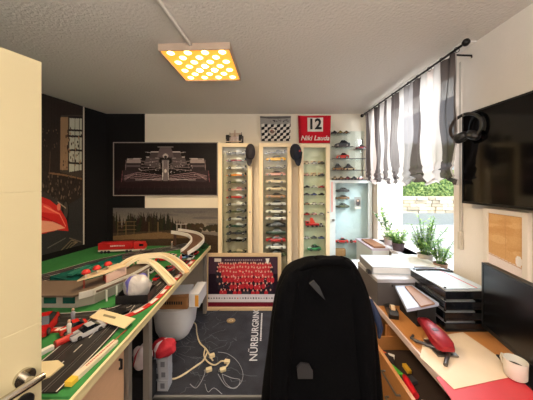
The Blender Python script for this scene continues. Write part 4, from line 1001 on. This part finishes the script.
# ============================================================ TV, HEADPHONES, PICTURE
tv = empty('television', (1.27, 1.545, 1.4625), 0, 'large black flat television mounted on the right wall', 'television')
TVH = .577; TVW = 1.0
MB().box((.008, -TVW, 0), (.045, 0, TVH)).build('housing', BLACK, tv, bevel=.004)
MB().box((.004, -TVW+.009, .014), (.008, -.009, TVH-.009)).build('screen', mat('tv_screen', (8, 8, 10), .08, noise=0), tv)
b = MB(); b.box((0, -TVW, 0), (.009, 0, .013)).box((0, -TVW, TVH-.008), (.009, 0, TVH)).box((0, -.008, 0), (.009, 0, TVH)).box((0, -TVW, 0), (.009, -TVW+.008, TVH)); b.build('bezel', mat('bezel', (18, 18, 19), .3), tv)
MB().box((.045, -.6, .2), (.06, -.4, .38)).build('wall_mount', STEEL, tv)
hp = empty('headphones', (1.232, 1.475, 1.94), R(-76), 'black over-ear headphones hanging at the television corner', 'headphones')
MB().tube([(.098*math.cos(a), 0, .088*math.sin(a)) for a in [R(-60+300*i/24) for i in range(25)]], .011, 8, BLACK).build('headband', None, hp, smooth=60)
for s_, rot in ((-1, 62), (1, -58)):
    M = Matrix.Translation((s_*.03+.01, s_*.012, -.06)) @ Matrix.Rotation(R(rot), 4, 'Y') @ Matrix.Rotation(R(90), 4, 'Y')
    ec = MB().lathe([(.0001, -.022), (.03, -.022), (.042, -.012), (.044, .004), (.036, .018), (.018, .02), (.0001, .014)], 20, BLACK, M).build('ear_cup', None, hp, smooth=50)
    MB().tube([M @ Vector((.03*math.cos(a), .03*math.sin(a), .018)) for a in [2*PI*k_/16 for k_ in range(16)]], .010, 8, mat('ear_pad', (30, 28, 30), .8), closed=True).build('ear_pad', None, ec, smooth=60)
MB().tube([(.0, .03, .09), (0, -.02, .075), (0, -.025, .09)], .004, 8).build('hook', STEEL, hp)
hp.scale = (.95, .8, .95)
# picture below tv
x_ = 1.315; A = Px(485, 207.5, x_); B_ = Px(530, 217, x_); zlo = Px(485, 268, x_).z
pf = empty('framed_landscape_print', (x_, A.y, zlo), 0, 'white framed tan and orange picture on the wall under the television', 'framed picture')
Wd = A.y-B_.y; Hh = A.z-zlo
b = MB(); t = .028; wfm = mat('picture_frame_white', (226, 216, 204), .4)
b.box((-.012, -t, 0), (.012, 0, Hh)).box((-.012, -Wd, 0), (.012, -Wd+t, Hh)).box((-.012, -Wd+t, 0), (.012, -t, t)).box((-.012, -Wd+t, Hh-t), (.012, -t, Hh)); b.build('frame', wfm, pf, bevel=.003)
W_, H_ = 80, 110; s_rg = random.Random(4)
c = Canvas(W_, H_, (206, 160, 108))
for i in range(14): c.ell((s_rg.uniform(0, 80), s_rg.uniform(0, 80)), s_rg.uniform(8, 26), s_rg.uniform(4, 9), [(214, 170, 118), (198, 148, 94), (222, 182, 134)][i % 3], .5)
c.line([(40, 0), (42, 84)], 2, (190, 144, 98), .5)
c.poly([(0, 82), (30, 86), (80, 92), (80, 110), (0, 110)], (222, 208, 204)); c.ell((70, 82), 7, 10, (234, 226, 220)); c.line([(0, 84), (80, 94)], 2, (196, 160, 130)); c.noise(4)
c.sheet('print', (-.004, -t, Hh-t), (0, -(Wd-2*t), 0), (0, 0, -(Hh-2*t)), pf, thick=.004, rough=.15)

# ============================================================ DESK
DX, DZ = .755, .74
desk = empty('desk', (0, 0, 0), 0, 'long orange wood desk with pale edge along the right wall', 'desk')
dw = mat('orange_wood', (206, 140, 78), .35, wood=(18, 2, 18), noise=.15); de = mat('pale_desk_edge', (220, 196, 188), .3)
MB().box((DX+.012, .25, DZ-.035), (RX-.005, 2.47, DZ)).build('desktop', dw, desk)
MB().box((DX, .25, DZ-.035), (DX+.012, 2.47, DZ)).build('edge_strip', de, desk, bevel=.003)
for y in (.27, 2.43): MB().box((DX+.05, y, 0), (RX-.01, y+.02, DZ-.035)).build('side_panel', dw, desk)
du = empty('drawer_unit', (0, 0, 0), 0, 'orange wood drawer unit under the desk with an open top drawer', 'drawer unit')
MB().box((.775, .90, .01), (1.25, .92, .66)).box((.775, 1.54, .01), (1.25, 1.56, .66)).box((1.23, .92, .01), (1.25, 1.54, .66)).box((.775, .92, .01), (1.23, 1.54, .03)).build('carcass', dw, du)
dro = MB().box((.645, .905, .50), (.665, 1.555, .622), dw).box((.665, .93, .51), (1.15, .94, .60), dw).box((.665, 1.525, .51), (1.15, 1.535, .60), dw).box((.665, .94, .505), (1.15, 1.525, .515), mat('drawer_base_dark', (52, 36, 28), .8)).build('open_drawer', None, du, bevel=.002)
MB().tube([(.645, 1.15, .56), (.625, 1.15, .56), (.625, 1.3, .56), (.645, 1.3, .56)], .005, 8).build('handle', STEEL, dro)
for z0_, z1_, xx in ((.345, .49, .665), (.19, .335, .70), (.035, .18, .74)):
    q = MB().box((xx, .905, z0_), (xx+.02, 1.555, z1_), dw).box((xx+.02, .93, z0_+.01), (1.15, 1.535, z0_+.02), dw).build('drawer', None, du, bevel=.002)
    MB().tube([(xx, 1.15, (z0_+z1_)/2), (xx-.02, 1.15, (z0_+z1_)/2), (xx-.02, 1.3, (z0_+z1_)/2), (xx, 1.3, (z0_+z1_)/2)], .005, 8).build('handle', STEEL, q)
# things in drawer
zd = .5155
q = MB().box((-.022, -.04, 0), (.022, .04, .03)).build('green_packet', plain((84, 176, 60), .4), loc=(.712, 1.33, zd), rot=(0, 0, R(20)), bevel=.004); tag(q, 'bright green packet in the open drawer', 'packet')
q = empty('red_marker_pen', (.742, 1.235, zd+.018), R(84), 'fat red marker pen lying in the open drawer', 'pen')
MB().cyl((-.06, 0, 0), (.03, 0, 0), .017, 14).build('barrel', plain((222, 30, 44), .3), q, smooth=40); MB().cyl((.03, 0, 0), (.065, 0, 0), .018, 14, None, .010).build('cap', plain((196, 22, 34), .3), q, smooth=40)
q = MB().box((-.025, -.03, 0), (.025, .03, .03)).build('orange_eraser_box', plain((226, 92, 44), .5), loc=(.70, 1.47, zd+.0), rot=(0, 0, R(30)), bevel=.006); tag(q, 'orange block at far end of the open drawer', 'box')
q = MB().box((-.018, -.05, 0), (.018, .05, .012)).build('white_sticky_pad', PAPER, loc=(.745, 1.43, zd), rot=(0, 0, R(-30))); tag(q, 'white note pad in the open drawer', 'note pad')
lump('dark_pouch', (.715, 1.41, zd), .036, .036, .045, mat('dark_brown_fabric', (40, 30, 30), .8), 'small dark pouch behind the green packet in the drawer', 'pouch', 21)
q = MB().box((-.03, -.045, 0), (.03, .045, .02)).build('dark_stapler_box', BLACK, loc=(.745, 1.08, zd), bevel=.003); tag(q, 'small black box near front of the open drawer', 'box')
q = MB().box((-.012, -.028, 0), (.012, .028, .02)).build('yellow_box', plain((230, 176, 50), .5), loc=(.80, 1.36, zd), bevel=.002); tag(q, 'slim yellow box beside the red marker in the drawer', 'box')
for i, (x, y, a, w_, l_, h_, c_, nm, lb) in enumerate(((.69, 1.10, 10, .02, .05, .02, (70, 80, 100), 'blue_grey_case', 'small blue-grey case at near end of the open drawer'), (.76, 1.13, -20, .016, .06, .014, (190, 186, 178), 'white_lighter', 'small white stick in the open drawer beside the black box'), (.78, 1.28, 15, .02, .04, .018, (60, 60, 64), 'dark_grey_plug', 'dark grey block right of the red marker in the drawer'), (.70, 1.24, 0, .014, .03, .02, (120, 60, 40), 'rust_brown_block', 'small rust-brown block left of the red marker in the drawer'))):
    q = MB().box((-w_, -l_/2, 0), (w_, l_/2, h_)).build(nm, plain(c_, .5), loc=(x, y, zd), rot=(0, 0, R(a)), bevel=.002); tag(q, lb, 'small box')
# grey desk box (printer) with things on top
gb = empty('grey_printer', (.76, 1.637, DZ+.001), 0, 'dark grey box printer with pale top on the desk', 'printer')
MB().box((0, 0, 0), (.42, .36, .16)).build('body', mat('printer_grey', (92, 88, 88), .5), gb, bevel=.004)
MB().box((-.003, -.003, .16), (.423, .363, .187)).build('top_cover', mat('printer_pale', (186, 186, 192), .4), gb, bevel=.004)
MB().box((.12, -.004, .12), (.13, -.003, .13)).cyl((.10, -.002, .14), (.10, -.006, .14), .006, 10).build('button', BLACK, gb)
zz = DZ+.001+.1875
bi = empty('lever_arch_binder', (.76, 1.72, zz), R(-4), 'white lever arch binder with grey spine lying on the printer', 'binder')
MB().box((.0, 0, 0), (.30, .28, .004)).box((.0, 0, .05), (.30, .28, .054)).build('cover', mat('binder_white', (200, 210, 218), .4), bi)
MB().box((-.004, 0, 0), (.0, .28, .054)).build('spine', mat('binder_spine', (130, 128, 132), .5), bi)
MB().box((.01, .01, .005), (.29, .27, .048)).build('pages', PAPER, bi)
MB().box((-.03, .0, 0), (-.006, .05, .02)).build('black_foot', BLACK, bi)
q = MB().box((0, 0, 0), (.24, .30, .006)).build('paper_sheets', PAPER, loc=(1.07, 1.80, zz+.001), rot=(0, 0, R(8))); q.location = (1.075, 1.82, zz+.02); q.rotation_euler = (0, 0, R(-6)); tag(q, 'white paper sheets beside the binder near the window', 'paper')
q = MB().box((0, 0, 0), (.22, .26, .0185)).build('grey_notebook', plain((170, 176, 190), .6), loc=(1.085, 1.83, zz+.0005), rot=(0, 0, R(-6))); tag(q, 'pale grey notebook under the white sheets by the window', 'notebook')
q = MB().box((0, 0, 0), (.3, .42, .05)).build('low_paper_box', mat('white_carton', (220, 220, 226), .6), loc=(.79, 2.04, DZ+.001), bevel=.003); tag(q, 'low white box behind the printer at desk end', 'box')
# tape dispenser
td = empty('tape_dispenser', (.805, 1.54, DZ+.001), R(75), 'black desktop tape dispenser in front of the grey printer', 'tape dispenser')
pr = [(-.07, 0), (.07, 0), (.075, .02), (.05, .03), (.02, .028), (-.02, .045), (-.06, .05), (-.075, .03)]
MB().prism(pr, -.028, .028, None, Matrix.Rotation(R(90), 4, 'X')).build('body', BLACK, td, bevel=.004)
MB().cyl((-.03, -.012, .045), (-.03, .012, .045), .026, 20).build('tape_roll', plain((200, 170, 130), .5), td, smooth=40)
MB().box((.07, -.012, .018), (.08, .012, .026)).build('cutter', STEEL, td)
# pile of sheets / magazines
q = MB().box((0, 0, 0), (.19, .2, .09)).build('dark_file_box', mat('dark_file', (20, 20, 23), .8), loc=(.90, 1.42, DZ+.001), bevel=.003); q.location = (.885, 1.40, DZ+.001); q.scale = (.6, .95, 1.38); tag(q, 'dark file box under the loose blue-white sheets', 'box')
b = MB()
zz = DZ+.094
sheet_at('blue_white_document', ((395, 285.5), (412, 285), (439, 303), (407, 309)), .885, .018, mat('bluish_paper', (186, 196, 222), .5), 'blue-white document pile left of the black letter tray', 'document')
sheet_at('tan_magazine', ((405, 286), (411.5, 285.6), (435, 303), (421, 306)), .8945, .009, mat('tan_magazine', (150, 108, 80), .5), 'tan magazine lying on the blue-white documents', 'magazine')
# letter tray
lt = empty('letter_tray', (1.02, 1.36, DZ+.001), R(0), 'stack of black letter trays on the desk beside the monitor', 'letter tray')
for k_ in range(4):
    z = k_*.062
    b = MB().box((0, 0, z), (.265, .33, z+.004)).box((0, 0, z), (.004, .33, z+.045)).box((.261, 0, z), (.265, .33, z+.045)).box((0, .326, z), (.265, .33, z+.045))
    b.box((0, -.004, z), (.265, .0, z+.044)).box((.0, -.007, z), (.265, -.004, z+.012))
    for x in (.006, .25): b.box((x, .01, z+.045), (x+.01, .02, z+.062)); b.box((x, .3, z+.045), (x+.01, .31, z+.062))
    b.build('tray', mat('tray_black', (20, 24, 30), .18), lt, bevel=.002)
    if k_ < 3: q = MB().box((0, .06, 0), (.21, .27, .006+.002*k_)).build('tray_paper', PAPER, loc=(1.045, 1.37, DZ+.0062+z)); tag(q, 'paper stack in %s level of the black letter trays' % ('lowest', 'second', 'third')[k_], 'paper', 'papers in the letter trays')
zt_ = DZ+.001+3*.062+.0045
q = MB().box((0, 0, 0), (.24, .31, .04)).build('top_paper_stack', PAPER, loc=(1.03, 1.37, zt_)); tag(q, 'thick white paper stack filling the topmost letter tray', 'paper')
q = MB().box((0, 0, 0), (.25, .32, .004), plain((206, 222, 236), .5)).build('pale_blue_folder', None, loc=(1.025, 1.365, zt_+.046), rot=(0, 0, R(3))); tag(q, 'pale blue folder with red line on top of the letter trays', 'folder')
MB().box((.19, 0, .004), (.197, .32, .0048)).build('red_line', plain((206, 60, 70), .6), q)
q = MB().tube([(1.03, 1.64, zt_+.058), (1.1, 1.655, zt_+.058), (1.2, 1.65, zt_+.058), (1.26, 1.61, zt_+.058)], .007, 8).build('black_cable', BLACK, smooth=60); tag(q, 'black cable lying along back of the letter trays', 'cable')
# big sheet, red mat
sheet_at('red_desk_pad', ((436, 377), (500, 366), (560, 400), (600, 470), (520, 520), (452, 400)), .7445, .003, mat('red_pad', (206, 62, 70), .5, noise=.08), 'red desk pad on the near end of the desk', 'desk pad')
bp_ = [(463, 332), (523, 373.5), (505, 378), (454, 389), (420, 357), (424, 338)]
sheet_at('large_beige_sheet', bp_, .7475, .0015, mat('beige_sheet', (238, 218, 192), .6, noise=.12, scale=7, rgb2=(214, 190, 160)), 'large beige paper sheet on the desk under the hole punch', 'paper')
# hole punch
hp_ = empty('hole_punch', (.88, 1.22, .749), R(-3), 'red hole punch with grey metal base and guide arm', 'hole punch')
MB().box((-.05, -.075, 0), (.05, .045, .008)).build('base', STEEL, hp_, bevel=.002)
rings = []
for y, hw, z0_, z1_ in ((-.075, .03, .026, .05), (-.05, .042, .022, .062), (.0, .044, .03, .074), (.05, .038, .045, .078), (.11, .033, .052, .078), (.135, .03, .056, .074)):
    rings.append([(-hw, y, z0_), (hw, y, z0_), (hw, y, z1_-.008), (hw*.7, y, z1_), (-hw*.7, y, z1_), (-hw, y, z1_-.008)])
MB().loft(rings, plain((146, 22, 34), .45)).build('lever', None, hp_, smooth=50)
for s_ in (-.03, .03): MB().box((s_-.005, -.05, .008), (s_+.005, -.03, .03)).build('pillar', STEEL, hp_)
MB().box((-.018, .01, .0685), (.014, .05, .0765)).build('dark_inset', plain((70, 16, 22), .5), hp_)
dgm = mat('dark_grey_metal', (96, 92, 92), .4, .7)
b = MB().tube([(-.105, .055, .006), (-.10, .03, .008), (-.05, -.01, .01), (.035, -.055, .012)], .008, 8, dgm).tube([(-.108, .05, .006), (-.085, .075, .006)], .007, 8, dgm).tube([(.02, -.05, .012), (-.03, -.105, .008), (-.055, -.135, .007)], .009, 8, dgm)
b.build('guide_arm', None, hp_, smooth=50)
# mug
mg = empty('white_mug', (1.08, 1.03, .75), 0, 'white mug standing beside the monitor on the desk', 'mug')
MB().lathe([(.0001, 0), (.034, 0), (.038, .006), (.04, .075), (.037, .075), (.034, .01), (.0001, .008)], 24, WHITE).build('cup', None, mg, smooth=50)
MB().tube([(0, .038, .062), (0, .06, .058), (0, .064, .04), (0, .056, .022), (0, .036, .018)], .005, 8).build('handle', WHITE, mg, smooth=60)
MB().cyl((0, 0, .04), (0, 0, .045), .0345, 20).build('coffee', plain((60, 40, 28), .2), mg)
# monitor
p0 = Vector((1.19, 1.31, 0)); p1 = Vector((1.085, .78, 0)); dv_ = p1-p0; ML = dv_.length
mo = empty('computer_monitor', (p0.x, p0.y, 0), math.atan2(dv_.y, dv_.x), 'black computer monitor on the desk at the right edge', 'monitor')
# local +x along the screen towards the camera; the screen faces local -y
MB().box((0, 0, .80), (ML, .03, 1.156)).build('housing', mat('monitor_black', (12, 12, 13), .45), mo, bevel=.003)
b = MB().box((0, -.004, .80), (.012, 0, 1.156)).box((ML-.012, -.004, .80), (ML, 0, 1.156)).box((.012, -.004, 1.144), (ML-.012, 0, 1.156)).box((.012, -.004, .80), (ML-.012, 0, .82)); b.build('bezel', mat('bezel', (18, 18, 19), .3), mo)
MB().box((.012, -.002, .82), (ML-.012, 0, 1.144)).build('screen', mat('monitor_screen', (10, 10, 12), .25, noise=0), mo)
MB().box((ML/2-.03, .03, .755), (ML/2+.03, .05, .95)).build('stand_neck', BLACK, mo); MB().box((ML/2-.11, -.04, .7455), (ML/2+.11, .13, .755)).build('stand_base', BLACK, mo, bevel=.003)

# ============================================================ PLANTS ON THE SILL
def leaf(b_, base, d_, L, wd, m, droop=.3, up=Vector((0, 0, 1))):
    d_ = Vector(d_).normalized(); sd = d_.cross(up); sd = sd.normalized() if sd.length > .01 else Vector((1, 0, 0))
    p = Vector(base); pts = []
    for i, wv in enumerate((.15, .9, 1, .6, .03)):
        t_ = i/4; c0 = p+d_*L*t_-Vector((0, 0, 1))*droop*L*t_*t_; pts += [c0-sd*wd*wv/2, c0+sd*wd*wv/2]
    b_.add(pts, [(2*i, 2*i+1, 2*i+3, 2*i+2) for i in range(4)], m)
lf1 = mat('leaf_mid_green', (96, 140, 76), .5, trans=.3); lf2 = mat('leaf_dark_green', (60, 100, 60), .5, trans=.25); lf3 = mat('leaf_bright_green', (140, 176, 84), .5, trans=.35)
def pot(r_, rad, hgt, m):
    MB().lathe([(.0001, 0), (rad*.75, 0), (rad, hgt), (rad*.9, hgt), (rad*.88, hgt*.85), (.0001, hgt*.85)], 20, m).build('pot', None, r_, smooth=50)
    MB().lathe([(.0001, hgt*.9), (rad*.86, hgt*.88)], 16, plain((60, 44, 34), .9)).build('soil', None, r_)
rg = random.Random(11)
SZ = WZ0
def plant(loc, rad, hgt, potm, label, n, hlo, hhi, spread, leaves, L, wd, ms, lean=(0, 0)):
    r_ = empty('potted_plant', loc, 0, label, 'potted plant', 'potted plants on the window sill'); pot(r_, rad, hgt, potm)
    sb, lb = MB(), MB()
    for i in range(n):
        a = rg.uniform(0, 2*PI); H = rg.uniform(hlo, hhi); s_ = rg.uniform(.2, 1)*spread
        top = Vector((math.cos(a)*s_+lean[0], math.sin(a)*s_+lean[1], hgt+H)); base = Vector((math.cos(a)*rad*.4, math.sin(a)*rad*.4, hgt*.85))
        mid = (base+top)/2+Vector((0, 0, H*.1)); pts = [base, base.lerp(mid, .5)+Vector((0, 0, .01)), mid, top]
        sb.tube(pts, .0022, 5, lf1)
        for k_ in range(leaves):
            t_ = .25+.75*k_/max(leaves-1, 1); p = base.lerp(mid, t_*2) if t_ < .5 else mid.lerp(top, t_*2-1)
            aa = rg.uniform(0, 2*PI); leaf(lb, p, (math.cos(aa), math.sin(aa), rg.uniform(.1, 1)), L*rg.uniform(.7, 1.2), wd, rg.choice(ms), .35)
    sb.build('stem', None, r_); lb.build('foliage', None, r_); return r_
plant((1.345, 2.64, SZ), .05, .09, plain((196, 176, 176), .5), 'leafy potted plant at the far end of the sill, leftmost', 9, .16, .32, .09, 13, .075, .022, [lf2, lf1, lf3], (-.05, 0))
plant((1.335, 2.42, SZ), .062, .08, plain((78, 62, 66), .5), 'bushy pale green plant in dark pot, middle of the sill', 40, .03, .14, .13, 6, .06, .017, [lf1, lf3, lf3], (-.03, -.02))
plant((1.345, 2.02, SZ), .062, .09, plain((170, 160, 150), .5), 'tall fine-leaved bright green plant nearest the camera on sill', 34, .10, .34, .15, 18, .058, .013, [lf3, lf3, lf1], (-.02, -.06))
plant((1.345, 1.84, SZ), .05, .07, plain((150, 120, 100), .5), 'small bright green plant at the near end of the sill', 24, .05, .2, .10, 10, .05, .013, [lf3, lf1], (-.01, 0))
q = MB().box((-.06, -.17, 0), (.06, .17, .02)).build('wooden_board', plain((150, 104, 74), .5), loc=(1.235, 2.60, .90), rot=(0, 0, 0), bevel=.003); q.location = (1.24, 2.62, .90)
lowc = empty('sill_sideboard', (0, 0, 0), 0, 'low white sideboard under the far end of the window', 'sideboard')
MB().box((1.10, 2.48, .0), (1.275, 2.94, .88)).build('body', whp, lowc, bevel=.003); MB().box((1.09, 2.475, .88), (1.278, 2.945, .90)).build('top_panel', plain((196, 190, 206), .4), lowc)
q.location = (1.18, 2.66, .9005); tag(q, 'brown wooden board lying on the white sideboard', 'board')

# ============================================================ OFFICE CHAIR WITH JACKET
chr_ = empty('office_chair', (.26, 1.22, 0), R(0), 'black high-backed office chair in front of the desk', 'office chair')
cf = mat('chair_black_fabric', (9, 9, 10), .85)
MB().prism(rrect(-.25, -.24, .25, .25, .07), .44, .53).build('seat', cf, chr_, bevel=.015)
rings = [[(x*sx, y*.6, z) for x, y in rrect(-.2, -.045, .2, .045, .03)] for z, sx in ((.56, 1), (.8, 1.0), (1.05, .85), (1.2, .62), (1.25, .45))]
bk = MB().loft(rings, cf, Matrix.Translation((0, -.19, 0))).build('backrest', None, chr_, smooth=60)
MB().tube([(0, -.05, .43), (0, -.19, .47), (0, -.19, .6)], .018, 8).build('back_support', BLACK, chr_)
MB().cyl((0, 0, .12), (0, 0, .44), .025, 16).build('gas_column', STEEL, chr_, smooth=40)
for k_ in range(5):
    a = 2*PI*k_/5+.3; x, y = math.cos(a)*.3, math.sin(a)*.3
    g_ = MB().tube([(0, 0, .12), (x*.6, y*.6, .1), (x, y, .075)], [.024, .02, .014], 8).build('base_spoke', BLACK, chr_, smooth=50)
    MB().cyl((x-.0, y-.018, .028), (x, y+.018, .028), .027, 14).build('caster', BLACK, g_, smooth=40)
for s_ in (-1, 1):
    g_ = MB().tube([(s_*.18, .05, .46), (s_*.20, .05, .48), (s_*.20, .05, .60)], .014, 8).build('armrest', BLACK, chr_)
    MB().box((s_*.20-.025, -.06, .60), (s_*.20+.025, .17, .622)).build('arm_pad', cf, g_, bevel=.008)
# jacket
jm = mat('black_jacket_cloth', (5, 5, 7), .95, bump=.3, bscale=120, noise=.2, spec=.08)
rows = [(1.270, 316, 347), (1.264, 305, 353), (1.246, 294, 357), (1.222, 285, 360), (1.163, 278, 366.5), (1.10, 274.5, 371), (1.015, 271, 375), (.93, 269, 377.5), (.846, 266.5, 379.5), (.68, 261, 383), (.55, 259, 385), (.46, 258, 385)]
yj = 1.0; N = 56; rings = []
for i, (z, l_, r_) in enumerate(rows):
    xa, xb = (l_-CX)/F*yj, (r_-CX)/F*yj; cx_, hw = (xa+xb)/2, (xb-xa)/2
    hd_ = (.03, .055, .075, .09, .105, .11, .115, .12, .125, .13, .13, .13)[i]; ring = []
    for k_ in range(N):
        a = 2*PI*k_/N; e_ = .72
        ca, sa = math.cos(a), math.sin(a)
        x = math.copysign(abs(ca)**e_, ca)*hw; y = math.copysign(abs(sa)**e_, sa)*hd_
        fo = 1+.06*math.sin(5*a+i*.35)*min(i/5, 1)+.03*math.sin(11*a-i*.5)*min(i/5, 1)
        ring.append((cx_+x*(1 if abs(ca) > .8 else .99), yj+.03+y*fo+.006*math.sin(k_*1.3), z+(.012*math.sin(3*a) if i > 9 else 0)))
    rings.append(ring)
b = MB().loft(rings[::-1], jm, cap=False); b.add(rings[0], [tuple(range(N))], jm)
jk = b.build('black_jacket', None, smooth=70); tag(jk, 'black jacket draped over the back of the office chair', 'jacket')
so = jk.modifiers.new('thickness', 'SOLIDIFY'); so.thickness = .006; so.offset = -1
ss = jk.modifiers.new('subdiv', 'SUBSURF'); ss.levels = 1; ss.render_levels = 1
def pj(px, py, y): return Py(px, py, y)
for lr, pts in (('left', ((294, 274, .985), (288, 292, .95), (284, 320, .94), (282, 350, .935), (280, 380, .93), (278, 412, .935))), ('right', ((352, 277, .99), (358, 300, .95), (362, 325, .94), (364, 355, .935), (366, 385, .93), (367, 412, .935)))):
    MB().tube([pj(*p) for p in pts], [.03, .042, .044, .042, .038, .035], 14, jm).build('sleeve', None, jk, smooth=70)
MB().tube([pj(*p) for p in ((300, 270, .975), (308, 265, .96), (325, 262, .95), (342, 262, .955), (350, 267, .965))], [.010, .015, .016, .015, .010], 10, jm).build('collar', None, jk, smooth=70)
def patch(quad, y, m, nm, lb):
    ps = [pj(px, py, y) for px, py in quad]; n_ = len(ps)
    q_ = MB().add([p for p in ps]+[p+Vector((0, .01, 0)) for p in ps], [tuple(range(n_)), tuple(range(2*n_-1, n_-1, -1))]+[(i, n_+i, n_+(i+1) % n_, (i+1) % n_) for i in range(n_)], m).build(nm, None, jk); q_['label'] = lb
patch(((309.5, 284), (314, 281), (320, 288), (325.5, 300.5), (317, 292)), .897, mat('jacket_patch_grey', (34, 35, 40), .7), 'triangular_patch', 'dark grey triangular patch')  # small dark grey triangle set on the black cloth
patch(((297, 368), (301, 364), (309, 365), (313, 372), (313, 379), (298, 379)), .885, mat('jacket_lower_grey', (36, 34, 36), .7), 'lower_patch', 'dark grey lower patch')  # second dark grey shape, lower on the jacket
jb = MB().tube([Py(370, 300, 1.05), Py(376, 314, 1.05), Py(380, 328, 1.05), Py(379, 338, 1.05)], [.01, .016, .014, .006], 10, mat('navy_cloth', (32, 46, 78), .8)).build('blue_scarf_end', None, smooth=60); tag(jb, 'dark blue cloth end hanging at the right of the jacket', 'scarf')
